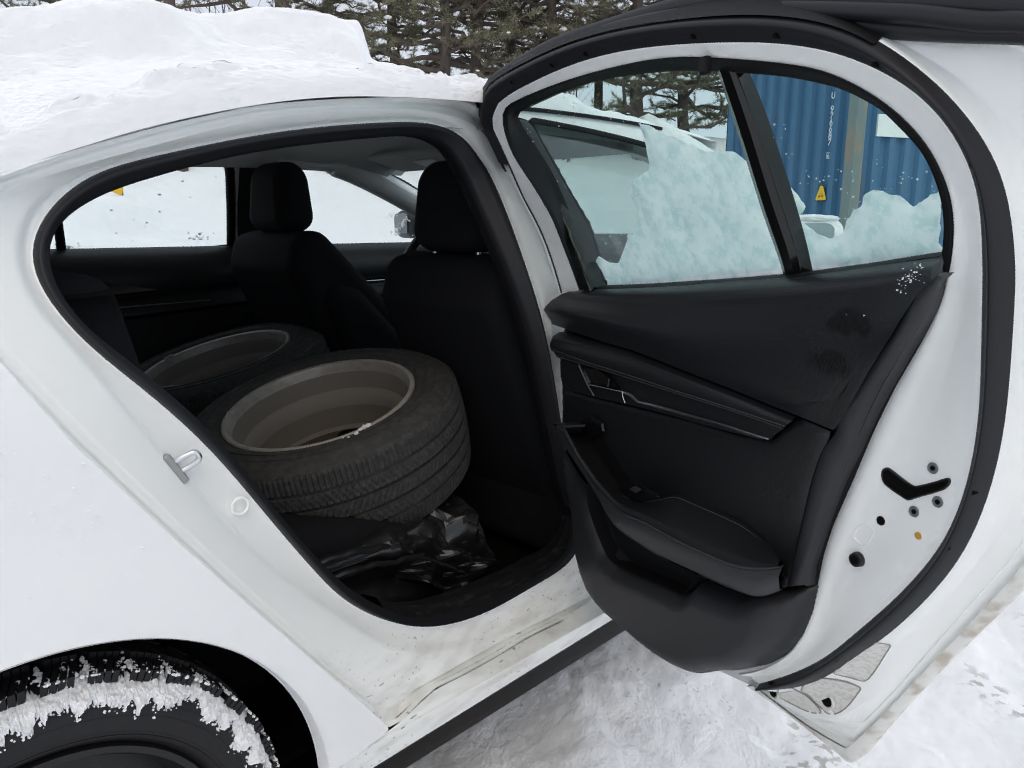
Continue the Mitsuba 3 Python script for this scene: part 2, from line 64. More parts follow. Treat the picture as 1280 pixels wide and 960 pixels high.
D['stitch2']=[[-0.0316,0.117,0.8264],[0.0864,0.117,0.8293],[0.2305,0.117,0.8304],[0.3541,0.117,0.8305],[0.4339,0.117,0.8312],[0.4997,0.117,0.8311],[0.57,0.117,0.8295]]
D['chrome']=[[0.092,0.116,0.7933],[0.1554,0.116,0.7983],[0.1965,0.116,0.8015],[0.2235,0.116,0.8021],[0.2523,0.116,0.7944],[0.2992,0.116,0.7979],[0.3784,0.116,0.8017],[0.4436,0.116,0.805],[0.5163,0.116,0.8071],[0.5472,0.116,0.8086]]
D['chrome_end']=[[0.0524,0.116,0.8242],[0.0772,0.116,0.7996],[0.1099,0.116,0.7757]]
D['chrome_tick']=[[0.2044,0.118,0.8039],[0.2074,0.118,0.7947],[0.2153,0.118,0.7852]]
D['handle_cup']=[[0.0455,0.112,0.8228],[0.1067,0.112,0.8256],[0.161,0.112,0.8221],[0.1823,0.112,0.8089],[0.1954,0.112,0.8002],[0.0854,0.112,0.7901]]
D['back']=[[-0.0712,0.0836,0.8903],[0.0611,0.0868,0.9116],[0.4169,0.0969,0.9514],[0.6782,0.1156,0.9971],[0.7556,0.1265,1.019],[0.7523,0.1126,0.9909],[0.7274,0.0973,0.9525],[0.6987,0.0864,0.9096],[0.6674,0.082,0.838],[0.6481,0.082,0.7766],[0.6259,0.082,0.7134],[0.6146,0.082,0.6643],[0.6122,0.082,0.6253],[0.6064,0.082,0.5792],[0.5939,0.082,0.54],[0.5689,0.082,0.501],[0.528,0.082,0.46],[0.4548,0.082,0.4135],[0.3897,0.082,0.3827],[0.2061,0.082,0.3589],[0.0611,0.082,0.3899],[-0.0145,0.082,0.4996],[-0.0743,0.082,0.6566],[-0.0861,0.082,0.8253]]
D['mid']=[[-0.045,0.094,0.7549],[0.071,0.094,0.7624],[0.2238,0.094,0.7748],[0.3533,0.094,0.7846],[0.4697,0.094,0.7902],[0.528,0.094,0.7975],[0.5555,0.094,0.8243],[0.5742,0.094,0.8416],[0.6295,0.094,0.8356],[0.6212,0.094,0.8223],[0.612,0.094,0.7919],[0.6033,0.094,0.7661],[0.5861,0.094,0.6614],[0.5764,0.094,0.6055],[0.5644,0.094,0.5941],[0.5641,0.094,0.6406],[0.5234,0.094,0.659],[0.481,0.094,0.6656],[0.3311,0.094,0.6468],[0.164,0.094,0.5815],[0.0559,0.094,0.6263],[-0.0491,0.094,0.6644]]
D['sur0']=[[0.7896,0.1581,1.0383],[0.7442,0.1387,0.9994],[0.72,0.1261,0.9712],[0.6836,0.1125,0.929],[0.6616,0.1075,0.9044],[0.6447,0.1041,0.8661],[0.6405,0.104,0.8396],[0.6242,0.104,0.8122],[0.6124,0.104,0.7705],[0.5954,0.104,0.6672],[0.5856,0.104,0.6143]]
D['sur1']=[[0.7923,0.16,1.0341],[0.7595,0.1423,0.9987],[0.7327,0.1282,0.9663],[0.7,0.1151,0.9231],[0.6824,0.1103,0.8957],[0.6672,0.108,0.8593],[0.6622,0.108,0.834],[0.6473,0.108,0.8012],[0.637,0.108,0.7625],[0.6177,0.108,0.6707],[0.6076,0.108,0.6277]]
D['sur2']=[[0.7842,0.1457,1.0294],[0.7605,0.1293,0.9966],[0.7339,0.1147,0.9622],[0.7041,0.1019,0.9174],[0.6875,0.0972,0.8863],[0.6735,0.096,0.8499],[0.6672,0.096,0.827],[0.6516,0.096,0.7828],[0.6391,0.096,0.7438],[0.6197,0.096,0.667],[0.6132,0.096,0.6288]]
D['sur3']=[[0.7717,0.1226,1.0232],[0.7555,0.1078,0.9934],[0.7281,0.0927,0.9566],[0.7002,0.0812,0.9139],[0.684,0.0769,0.8825],[0.6683,0.076,0.8443],[0.6599,0.076,0.8205],[0.6422,0.076,0.7717],[0.6278,0.076,0.7259],[0.6119,0.076,0.6619],[0.6095,0.076,0.6228]]
D['arm_back']=[[-0.0192,0.098,0.6942],[0.0137,0.098,0.6841],[0.0486,0.098,0.6719],[0.0883,0.098,0.654],[0.1378,0.098,0.6294],[0.1686,0.098,0.6115],[0.2151,0.098,0.6105],[0.256,0.098,0.6187],[0.3025,0.098,0.6404],[0.3357,0.098,0.6572],[0.3798,0.098,0.6629],[0.4248,0.098,0.6657],[0.4854,0.098,0.6679],[0.5274,0.098,0.6614],[0.5569,0.098,0.6523],[0.568,0.098,0.6431]]
D['arm_rdg']=[[0.0604,0.165,0.7161],[0.1006,0.165,0.7153],[0.1657,0.165,0.676],[0.2098,0.165,0.6557],[0.2488,0.165,0.644],[0.2833,0.165,0.6362],[0.3594,0.165,0.6417],[0.437,0.165,0.6442],[0.4906,0.165,0.6472],[0.5393,0.165,0.6533],[0.5906,0.165,0.665],[0.6327,0.165,0.681]]
D['arm_seam']=[[0.0735,0.172,0.7139],[0.1046,0.172,0.7005],[0.1669,0.172,0.6655],[0.2167,0.172,0.6416],[0.2555,0.172,0.6332],[0.2947,0.172,0.6248],[0.3701,0.172,0.6312],[0.447,0.172,0.6333],[0.5,0.172,0.6382],[0.5483,0.172,0.6437],[0.5919,0.172,0.6561],[0.64,0.172,0.6803]]
D['arm_low']=[[0.048,0.158,0.695],[0.0738,0.158,0.6782],[0.1259,0.158,0.6528],[0.1835,0.158,0.6256],[0.2246,0.158,0.6],[0.2682,0.158,0.5844],[0.3291,0.158,0.5831],[0.3827,0.158,0.585],[0.4667,0.158,0.5956],[0.5194,0.158,0.6023],[0.5749,0.158,0.6108],[0.6268,0.158,0.642]]
D['arm_und']=[[-0.0516,0.1,0.6525],[-0.0171,0.1,0.6362],[0.0389,0.1,0.6089],[0.0979,0.1,0.5788],[0.1421,0.1,0.5512],[0.1889,0.1,0.5375],[0.2521,0.1,0.5367],[0.3101,0.1,0.5388],[0.3991,0.1,0.5497],[0.4563,0.1,0.5572],[0.5164,0.1,0.5677],[0.5714,0.1,0.601]]
D['switch_rec']=[[0.2248,0.135,0.6357],[0.2899,0.135,0.6724],[0.3771,0.135,0.6808],[0.3716,0.135,0.6738],[0.3078,0.135,0.6412],[0.2692,0.135,0.6306]]
D['switch']=[[0.2773,0.143,0.6557],[0.304,0.143,0.6713],[0.3303,0.143,0.6744],[0.3026,0.143,0.6572]]
D['cup']=[[0.0334,0.115,0.7055],[0.087,0.115,0.7325],[0.1245,0.115,0.7261],[0.1308,0.115,0.711],[0.0889,0.115,0.6878]]
D['groove']=[[0.0662,0.105,0.6806],[0.1121,0.105,0.702],[0.2239,0.105,0.6396],[0.1844,0.105,0.6178]]
D['low']=[[-0.0486,0.088,0.6259],[-0.0157,0.088,0.5526],[0.0025,0.088,0.5067],[0.0217,0.088,0.4319],[0.0585,0.088,0.3918],[0.0995,0.088,0.3692],[0.172,0.088,0.3609],[0.2175,0.088,0.3615],[0.2775,0.088,0.3618],[0.3262,0.088,0.3643],[0.3693,0.088,0.371],[0.4074,0.088,0.3817],[0.4245,0.088,0.3889],[0.4685,0.088,0.4204],[0.5033,0.088,0.4408],[0.5401,0.088,0.4674],[0.5786,0.088,0.5092],[0.5993,0.088,0.5444],[0.6117,0.088,0.5833],[0.6176,0.088,0.628],[0.6021,0.088,0.6231],[0.5707,0.088,0.6016],[0.5582,0.088,0.5946],[0.5025,0.088,0.5572],[0.4431,0.088,0.5458],[0.383,0.088,0.5372],[0.2944,0.088,0.5269],[0.2354,0.088,0.5246],[0.1712,0.088,0.5253],[0.1236,0.088,0.5391],[0.0786,0.088,0.5671],[0.0059,0.088,0.5938]]
D['pocket']=[[0.0996,0.12,0.56],[0.1215,0.12,0.531],[0.1631,0.12,0.4932],[0.2043,0.12,0.484],[0.2671,0.12,0.4934],[0.3224,0.12,0.5039],[0.3857,0.12,0.5138],[0.399,0.12,0.5242],[0.4233,0.12,0.562],[0.3366,0.12,0.554],[0.2802,0.12,0.5519],[0.2188,0.12,0.5527],[0.1733,0.12,0.566],[0.1303,0.12,0.5928],[0.1007,0.12,0.6052]]
D['facet']=[[0.5583,0.13,0.5886],[0.5494,0.13,0.5365],[0.5292,0.13,0.4949],[0.5044,0.13,0.4516]]
D['smudge']=[[0.6699,0.1336,0.975],[0.6447,0.1182,0.9276]]
D['flecks']=[[0.764,0.1518,1.0336],[0.752,0.1487,1.0274],[0.7588,0.1501,1.0302],[0.7705,0.1547,1.0394],[0.7485,0.147,1.024],[0.7565,0.1524,1.0348],[0.7772,0.1564,1.0428],[0.7663,0.1531,1.0361],[0.7483,0.1434,1.0167],[0.6947,0.1289,0.9872],[0.6714,0.1281,0.9855],[0.6991,0.1182,0.9611],[0.6617,0.1082,0.9278],[0.6098,0.1153,0.9526],[0.7613,0.1498,1.0296],[0.7754,0.1579,1.0457]]
D['latch']=[[0.6876,0.076,0.802],[0.6935,0.076,0.8057],[0.7078,0.076,0.8005],[0.7164,0.076,0.7975],[0.7248,0.076,0.7955],[0.7335,0.076,0.7974],[0.7497,0.076,0.8064],[0.766,0.076,0.8166],[0.7703,0.076,0.8179],[0.7693,0.076,0.8118],[0.7638,0.076,0.8055],[0.7265,0.076,0.781],[0.7207,0.076,0.779],[0.706,0.076,0.7817],[0.6915,0.076,0.7866],[0.6877,0.076,0.7913]]
D['screws']=[[0.7491,0.077,0.8241],[0.7601,0.077,0.7894],[0.7329,0.077,0.7682]]
D['drain']=[[0.6894,0.076,0.7404]]
D['plug_b']=[[0.6645,0.076,0.6811]]
D['gold']=[[0.742,0.077,0.7431]]
D['holes']=[[0.0909,0.2752,1.3084],[0.2302,0.2755,1.3091],[0.3245,0.2743,1.3065],[0.5406,0.2632,1.2845],[0.6559,0.2521,1.2622],[0.7568,0.2308,1.2195],[0.828,0.1867,1.1314],[0.8259,0.14,1.038],[0.8123,0.1014,0.953],[0.8065,0.0872,0.8856],[0.8027,0.086,0.8156],[0.7846,0.086,0.748],[0.7484,0.086,0.6745],[0.7074,0.086,0.6116],[0.6607,0.086,0.5459],[0.6126,0.086,0.4924],[0.554,0.086,0.4485]]
D['emb']=[[0.6551,0.074,0.7063],[0.6666,0.074,0.7284],[0.6807,0.074,0.7246],[0.6697,0.074,0.7017]]
D['bp1']=[[0.5437,0.052,0.4171],[0.5841,0.052,0.4498],[0.6104,0.052,0.4303],[0.6083,0.052,0.424],[0.5863,0.052,0.4147],[0.5569,0.052,0.4098],[0.543,0.052,0.4089]]
D['bp2']=[[0.5909,0.052,0.4539],[0.6303,0.052,0.4971],[0.6634,0.052,0.4985],[0.6652,0.052,0.4938],[0.6444,0.052,0.4524],[0.6291,0.052,0.4352],[0.6171,0.052,0.4323]]
D['bp3']=[[0.6442,0.052,0.5124],[0.698,0.052,0.5886],[0.7062,0.052,0.5855],[0.7059,0.052,0.5789],[0.6739,0.052,0.514],[0.6695,0.052,0.5102]]
D['drain2']=[[0.6213,0.056,0.4532]]
D['drain3']=[[0.5354,0.056,0.4145]]
D['rib_dot']=[[0.607,0.02,0.3818]]
D['ice1']=[[0.2974,0.1608,1.2277],[0.2976,0.1549,1.2157],[0.2943,0.1445,1.1951],[0.2895,0.1329,1.1718],[0.2772,0.1282,1.1623],[0.2308,0.1224,1.1507],[0.2091,0.113,1.132],[0.2117,0.0998,1.1056],[0.1874,0.0851,1.0761],[0.1628,0.081,1.068],[0.1259,0.0669,1.0399],[0.0895,0.0541,1.0142],[0.057,0.0541,1.0143],[0.0285,0.0596,1.0251],[-0.0074,0.0496,1.0053],[-0.0518,0.0291,0.9579],[0.2693,0.0409,0.9871],[0.4963,0.0529,1.0119],[0.4987,0.0988,1.1035],[0.499,0.1266,1.1592],[0.4851,0.1319,1.1698],[0.4498,0.1343,1.1746],[0.4164,0.1377,1.1813],[0.3855,0.1436,1.1933],[0.3533,0.1514,1.2089],[0.3202,0.1585,1.223]]
D['ice2']=[[0.5392,0.1145,1.135],[0.548,0.1124,1.1308],[0.5581,0.1057,1.1174],[0.5644,0.099,1.1041],[0.5544,0.0925,1.0909],[0.5677,0.0848,1.0755],[0.5892,0.0806,1.0672],[0.6054,0.0835,1.073],[0.6176,0.0881,1.0822],[0.6295,0.0943,1.0947],[0.6422,0.099,1.1041],[0.654,0.1027,1.1115],[0.6685,0.1046,1.1152],[0.6811,0.1056,1.1172],[0.6988,0.1028,1.1116],[0.7102,0.0978,1.1016],[0.7203,0.0997,1.1054],[0.7328,0.1034,1.1128],[0.7458,0.1054,1.1169],[0.7327,0.073,1.0519],[0.6481,0.0661,1.0381],[0.5288,0.0571,1.0202]]
D['drops']=[[0.0891,0.1992,1.2803],[0.1064,0.1932,1.2683],[0.1403,0.194,1.27],[0.1579,0.1981,1.2782],[0.1611,0.1909,1.2638],[0.1972,0.1931,1.2683],[0.2004,0.1861,1.2542],[0.1199,0.2007,1.2835],[0.0579,0.1981,1.2782],[0.1876,0.1978,1.2776],[0.2272,0.1867,1.2553],[0.2355,0.18,1.242],[0.2508,0.1752,1.2323],[0.2312,0.1997,1.2814],[0.0622,0.1941,1.2701],[0.0831,0.1896,1.2613],[0.0308,0.1966,1.2753],[0.1786,0.1816,1.2452],[0.1317,0.1843,1.2506],[-0.0486,0.1845,1.251],[-0.0524,0.1743,1.2305],[-0.0535,0.1602,1.2024],[-0.0574,0.1496,1.1811],[-0.0621,0.1314,1.1448],[-0.0632,0.1165,1.1149],[-0.0579,0.1012,1.0845],[-0.0623,0.0858,1.0536],[-0.063,0.0684,1.0189],[-0.051,0.0583,0.9987],[-0.0375,0.0512,0.9835],[-0.0175,0.1413,1.1645],[-0.0285,0.1087,1.0994],[-0.0203,0.0861,1.0543],[-0.0148,0.0709,1.0238],[0.0632,0.0649,1.0118],[0.123,0.0873,1.0567],[0.1202,0.0942,1.0704],[0.0828,0.087,1.056],[0.5796,0.1302,1.1425],[0.5885,0.126,1.134],[0.5972,0.1249,1.1318],[0.6177,0.1261,1.1341],[0.6275,0.1241,1.1302],[0.643,0.1229,1.1277],[0.6784,0.1216,1.1252],[0.6866,0.1206,1.1232],[0.7005,0.1215,1.1249],[0.7131,0.1223,1.1266],[0.7236,0.1217,1.1253],[0.6591,0.1183,1.1186],[0.6359,0.1119,1.1058],[0.6445,0.1118,1.1056],[0.6198,0.101,1.084],[0.6828,0.1275,1.137],[0.7315,0.1161,1.1142],[0.5579,0.1574,1.1968],[0.5587,0.1509,1.1837],[0.57,0.1416,1.1652],[0.5048,0.1581,1.1982],[0.4954,0.1632,1.2084]]
# ------------------------------------------------------------------ materials
def mat(key, **k):
    scene[key] = {'type': 'twosided', 'bsdf': dict(type='principled', **k)}
def rgb(*c): return {'type': 'rgb', 'value': list(c)}
def matbump(key, fn, scale, eps=1e-3, **k):
    scene[key] = {'type': 'twosided', 'bsdf': {'type': 'bumpmap', 'scale': scale, 'tex': proc(fn, eps), 'bsdf': dict(type='principled', **k)}}
def dirt_paint(p, n, uv):
    """white paint with road grime: brownish film low on the sills, speckles and streaks"""
    low = 1 - smoothstep(0.28, 0.52, p.z)
    film = smoothstep(0.40, 0.72, fbm(p.x * 24, p.y * 24, p.z * 60, 4) * 0.6 + 0.4 * fbm(p.x * 6, p.y * 6, p.z * 14, 2)) * low
    spk = smoothstep(0.84, 0.88, noise(p.x * 210, p.y * 210, p.z * 210)) * low * smoothstep(0.45, 0.6, noise(p.x * 7 + 3, p.y * 7, p.z * 7))
    haze = smoothstep(0.5, 0.8, fbm(p.x * 4 + 7, p.y * 4, p.z * 5, 3)) * 0.10
    c = mix(mi.Color3f(0.83, 0.845, 0.83), mi.Color3f(0.46, 0.44, 0.39), 0.50 * film + haze * 0.25)
    return mix(c, mi.Color3f(0.10, 0.095, 0.085), 0.8 * spk)
mat('paint', base_color=rgb(0.80, 0.812, 0.818), roughness=0.22, specular=0.5, clearcoat=1.0, clearcoat_gloss=0.95)
mat('paint_jamb', base_color=proc(dirt_paint), roughness=0.27, specular=0.5, clearcoat=0.6, clearcoat_gloss=0.9)
def dirty_hem(p, n, uv):
    f = fbm(p.x * 45, p.y * 45, p.z * 45, 4)
    return mix(mi.Color3f(0.68, 0.68, 0.65), mi.Color3f(0.47, 0.43, 0.37), smoothstep(0.45, 0.75, f))
mat('paint_hem', base_color=proc(dirty_hem), roughness=0.55)
def salt(p, n, uv):
    f = fbm(p.x * 230, p.y * 230, p.z * 230, 3)
    return mix(mi.Color3f(0.63, 0.63, 0.60), mi.Color3f(0.53, 0.52, 0.485), smoothstep(0.42, 0.66, f))
mat('paint_salty', base_color=proc(salt), roughness=0.6)
def grain(p, n, uv): return fbm(p.x * 420, p.y * 420, p.z * 420, 2)
matbump('leather', grain, 0.0006, base_color=rgb(0.0095, 0.0102, 0.0118), roughness=0.42, specular=0.5)
def wet_leather(p, n, uv):
    """upper door pad: two wet finger smears, darker where water lies"""
    def blot(cx, cy, cz, r): return dr_len(p, cx, cy, cz) / r
    w = fbm(p.x * 55, p.y * 55, p.z * 30, 3) * 0.9
    k = smoothstep(0.0, 0.35, 1.25 - w - blot(*WET[0], 0.05)) + smoothstep(0.0, 0.35, 1.25 - w - blot(*WET[1], 0.06))
    return mix(mi.Color3f(0.0095, 0.0105, 0.0125), mi.Color3f(0.0020, 0.0022, 0.0026), mi.Float(k) - smoothstep(1.0, 2.0, mi.Float(k)) * (mi.Float(k) - 1))
def dr_len(p, x, y, z):
    import drjit as dr
    return dr.sqrt((p.x - x) ** 2 + (p.y - y) ** 2 + ((p.z - z) * 2.2) ** 2)
matbump('trim_plastic', grain, 0.0005, base_color=rgb(0.024, 0.0245, 0.028), roughness=0.48, specular=0.4)
matbump('trim_dark', grain, 0.0004, base_color=rgb(0.005, 0.0052, 0.006), roughness=0.65, specular=0.22)
mat('rubber', base_color=rgb(0.014, 0.014, 0.017), roughness=0.5, specular=0.35)
mat('rubber_flat', base_color=rgb(0.0055, 0.0055, 0.006), roughness=0.6, specular=0.22)
mat('gloss_black', base_color=rgb(0.006, 0.006, 0.006), roughness=0.12, specular=0.5)
mat('void_black', base_color=rgb(0.004, 0.004, 0.004), roughness=0.9, specular=0.1)
mat('pocket_black', base_color=rgb(0.008, 0.008, 0.009), roughness=0.7, specular=0.2)
mat('chrome', base_color=rgb(0.75, 0.76, 0.78), roughness=0.18, metallic=1.0)
mat('steel', base_color=rgb(0.34, 0.34, 0.34), roughness=0.35, metallic=1.0)
mat('screw_metal', base_color=rgb(0.20, 0.22, 0.23), roughness=0.4, metallic=0.8)
mat('gold_seal', base_color=rgb(0.62, 0.36, 0.06), roughness=0.4, metallic=0.4)
mat('stitch_thread', base_color=rgb(0.055, 0.055, 0.058), roughness=0.8)
def cloth(p, n, uv): return fbm(p.x * 700, p.y * 700, p.z * 700, 2)
matbump('seat_cloth', cloth, 0.0006, base_color=rgb(0.0075, 0.008, 0.010), roughness=0.9, specular=0.2, sheen=0.2)
mat('headliner_cloth', base_color=rgb(0.42, 0.43, 0.42), roughness=0.95, specular=0.1)
mat('grime_line', base_color=rgb(0.24, 0.23, 0.21), roughness=0.8)
mat('carpet', base_color=rgb(0.006, 0.006, 0.006), roughness=1.0, specular=0.05)
def scuff(p, n, uv):
    f = smoothstep(0.50, 0.85, fbm(p.x * 40, p.y * 130, p.z * 130, 4)) * smoothstep(.35, .65, noise(p.x * 9, p.y * 9, p.z * 9))
    return mix(mi.Color3f(0.009, 0.009, 0.010), mi.Color3f(0.045, 0.045, 0.045), f * 0.4)
mat('scuff_plate', base_color=proc(scuff), roughness=0.75, specular=0.12)
mat('cardboard_grey', base_color=rgb(0.42, 0.47, 0.47), roughness=0.8)
def tyre_dust(p, n, uv):
    f = fbm(p.x * 90, p.y * 90, p.z * 90, 4)
    return mix(mi.Color3f(0.038, 0.038, 0.0385), mi.Color3f(0.056, 0.0548, 0.0535), smoothstep(0.35, 0.75, f))
def tread_lines(p, n, uv):
    import drjit as dr
    s = dr.abs(dr.sin(uv.x * 6.2831853 * 190 + uv.y * 9.0))
    return smoothstep(0.10, 0.35, s) + 0.3 * fbm(p.x * 200, p.y * 200, p.z * 200, 2)
mat('tyre_wall', base_color=proc(tyre_dust), roughness=0.75, specular=0.3)
matbump('tyre_tread', tread_lines, 0.0035, 4e-4, base_color=proc(tyre_dust), roughness=0.8, specular=0.25)
mat('tyre_new', base_color=rgb(0.0115, 0.0115, 0.0135), roughness=0.6, specular=0.35)
def rim_dirt(p, n, uv):
    f = fbm(p.x * 60, p.y * 60, p.z * 60, 4)
    return mix(mi.Color3f(0.42, 0.40, 0.375), mi.Color3f(0.36, 0.335, 0.31), smoothstep(0.35, 0.7, f))
mat('rim_brown', base_color=proc(rim_dirt), roughness=0.5, metallic=0.35, specular=0.4)
mat('barrel_mid', base_color=rgb(0.25, 0.228, 0.205), roughness=0.6, specular=0.35)
mat('barrel_brown', base_color=rgb(0.20, 0.18, 0.16), roughness=0.65, specular=0.35)
mat('hub_brown', base_color=rgb(0.085, 0.065, 0.055), roughness=0.7, specular=0.3)
mat('rim_black', base_color=rgb(0.007, 0.007, 0.008), roughness=0.42, specular=0.45)
mat('bag_plastic', base_color=rgb(0.010, 0.010, 0.011), roughness=0.32, specular=0.55, clearcoat=0.25, clearcoat_gloss=0.8)
def snow_bump(p, n, uv): return fbm(p.x * 45, p.y * 45, p.z * 45, 4) + 0.35 * noise(p.x * 260, p.y * 260, p.z * 260)
def snow_fine(p, n, uv): return fbm(p.x * 120, p.y * 120, p.z * 120, 3)
matbump('snow', snow_bump, 0.012, 2e-3, base_color=rgb(0.88, 0.89, 0.905), roughness=0.85, specular=0.25)
matbump('snow_roof_mat', snow_fine, 0.004, 1e-3, base_color=rgb(0.77, 0.785, 0.805), roughness=0.85, specular=0.25)
def ground_snow(p, n, uv):
    """trodden snow; thin dirty patches with grit and asphalt showing where it wore through"""
    near = 1 - smoothstep(1.2, 2.6, dr.sqrt((p.x - 0.9) ** 2 + (p.y + 1.0) ** 2))
    thin = smoothstep(0.52, 0.70, fbm(p.x * 4.1 + 1.7, p.y * 4.1 + 0.4, 0, 4)) * smoothstep(0.50, 0.66, fbm(p.x * 60, p.y * 60, 2, 4)) * near * 0.8
    c = mix(mi.Color3f(0.87, 0.885, 0.905), mi.Color3f(0.40, 0.39, 0.37), thin)
    return mix(c, mi.Color3f(0.22, 0.20, 0.18), 0.5 * smoothstep(0.86, 0.90, noise(p.x * 160, p.y * 160, 9)) * smoothstep(0.5, 0.7, fbm(p.x * 2.1, p.y * 2.1, 5, 3)) * near)
scene['snow_ground_mat'] = {'type': 'twosided', 'bsdf': {'type': 'bumpmap', 'scale': 0.007, 'tex': proc(snow_bump, 2e-3),
    'bsdf': dict(type='principled', base_color=proc(ground_snow), roughness=0.85, specular=0.25)}}
scene['door_glass'] = {'type': 'thindielectric', 'int_ior': 1.5, 'specular_transmittance': rgb(0.78, 0.95, 0.915)}
scene['clear_glass'] = {'type': 'thindielectric', 'int_ior': 1.5, 'specular_transmittance': rgb(0.86, 0.93, 0.93)}
def ice_col(p, n, uv):
    f = fbm(p.x * 95, p.y * 95, p.z * 60, 4)
    g = noise(p.x * 330, p.y * 330, p.z * 190)
    c = mix(mi.Color3f(0.80, 0.88, 0.88), mi.Color3f(0.985, 0.99, 0.99), smoothstep(0.32, 0.62, f))
    return mix(c, mi.Color3f(1.0, 1.0, 1.0), 0.75 * smoothstep(0.66, 0.80, g))
def ice_bump(p, n, uv): return fbm(p.x * 110, p.y * 110, p.z * 60, 3)
scene['ice'] = {'type': 'bumpmap', 'scale': 0.006, 'tex': proc(ice_bump, 8e-4), 'bsdf': dict(type='principledthin', base_color=proc(ice_col), roughness=0.25, diff_trans=1.88, spec_trans=0.0, eta=1.31)}
scene['water'] = {'type': 'dielectric', 'int_ior': 1.33}
def bark(p, n, uv): return mix(mi.Color3f(0.055, 0.047, 0.042), mi.Color3f(0.15, 0.125, 0.11), fbm(p.x * 9, p.y * 9, p.z * 3, 3))
mat('bark', base_color=proc(bark), roughness=0.95, specular=0.1)
def needle_col(p, n, uv): return mix(mi.Color3f(0.125, 0.132, 0.082), mi.Color3f(0.32, 0.305, 0.215), fbm(p.x * 1.7, p.y * 1.7, p.z * 1.7, 3))
scene['needles_mat'] = {'type': 'twosided', 'bsdf': {'type': 'diffuse', 'reflectance': proc(needle_col)}}
def blue_steel(p, n, uv):
    w = smoothstep(0.62, 0.78, fbm(p.x * 5, p.y * 5, p.z * 1.3, 4))
    c = mix(mi.Color3f(0.048, 0.130, 0.245), mi.Color3f(0.080, 0.180, 0.300), fbm(p.x * 1.3, p.y * 1.3, p.z * 0.5, 3))
    return mix(c, mi.Color3f(0.13, 0.10, 0.08), 0.5 * w)
mat('container_blue', base_color=proc(blue_steel), roughness=0.55, specular=0.4)
def post_col(p, n, uv): return mix(mi.Color3f(0.17, 0.21, 0.21), mi.Color3f(0.27, 0.21, 0.16), smoothstep(0.45, 0.7, fbm(p.x * 6, p.y * 6, p.z * 2, 3)))
mat('container_post', base_color=proc(post_col), roughness=0.6)
mat('white_print', base_color=rgb(0.80, 0.81, 0.80), roughness=0.6)
mat('yellow_print', base_color=rgb(0.78, 0.46, 0.02), roughness=0.5)
mat('black_print', base_color=rgb(0.015, 0.015, 0.015), roughness=0.6)
def wood_col(p, n, uv): return mix(mi.Color3f(0.20, 0.18, 0.15), mi.Color3f(0.10, 0.088, 0.075), fbm(p.x * 8, p.y * 8, p.z * 30, 3))
mat('old_wood', base_color=proc(wood_col), roughness=0.9)

# ------------------------------------------------------------------ helpers
def add(key, mesh, bsdf, smooth=False, **lab):
    scene[key] = ply(mesh, bsdf, smooth=smooth) if not isinstance(mesh, dict) else mesh
    if lab: labels[key] = lab
    return key
def cat(*ms): return trimesh.util.concatenate([m for m in ms if m is not None])
def spl(pts, n=None, anchors=None, per=None):
    """Akima curve through pts, n samples, or 'per' samples between given anchors"""
    P = np.asarray(pts, float)
    s = np.r_[0, np.cumsum(np.linalg.norm(np.diff(P, axis=0), axis=1) ** 0.7 + 1e-9)]
    f = Akima1DInterpolator(s, P) if len(P) > 2 else (lambda t: P[0] + (np.asarray(t)[:, None] / s[-1]) * (P[1] - P[0]))
    if anchors is None: return f(np.linspace(0, s[-1], n))
    out = []
    for k, (a, b) in enumerate(zip(anchors[:-1], anchors[1:])):
        t = np.linspace(s[a], s[b], per + 1)
        out.append(f(t if k == len(anchors) - 2 else t[:-1]))
    return np.vstack(out)
def loft(rows, closed=False):
    R = np.asarray(rows, float); m, n, _ = R.shape
    i, j = np.meshgrid(np.arange(m - 1), np.arange(n if closed else n - 1), indexing='ij')
    a = i * n + j; b = i * n + (j + 1) % n; c = a + n; d = b + n
    F = np.concatenate([np.stack([a, b, d], -1).reshape(-1, 3), np.stack([a, d, c], -1).reshape(-1, 3)])
    return trimesh.Trimesh(R.reshape(-1, 3), F, process=False)
def tube(path, r, sides=8, closed=False):
    P = np.asarray(path, float); r = np.broadcast_to(r, (len(P),))
    t = np.gradient(P, axis=0) if not closed else np.roll(P, -1, 0) - np.roll(P, 1, 0)
    t /= np.linalg.norm(t, axis=1, keepdims=True) + 1e-12
    ref = np.array([0.31, 0.17, 0.93])
    a = np.cross(t, ref); a /= np.linalg.norm(a, axis=1, keepdims=True) + 1e-12
    b = np.cross(t, a)
    ang = np.arange(sides) * 2 * np.pi / sides
    rings = P[:, None] + r[:, None, None] * (np.cos(ang)[None, :, None] * a[:, None] + np.sin(ang)[None, :, None] * b[:, None])
    if closed: rings = np.concatenate([rings, rings[:1]])
    m = loft(rings, closed=True)
    if not closed:
        n = len(m.vertices); v = np.vstack([m.vertices, P[0], P[-1]]); L = len(P) - 1
        f = [m.faces] + [np.array([[n, (k + 1) % sides, k], [n + 1, L * sides + k, L * sides + (k + 1) % sides]]) for k in range(sides)]
        m = trimesh.Trimesh(v, np.vstack(f), process=False)
    return m
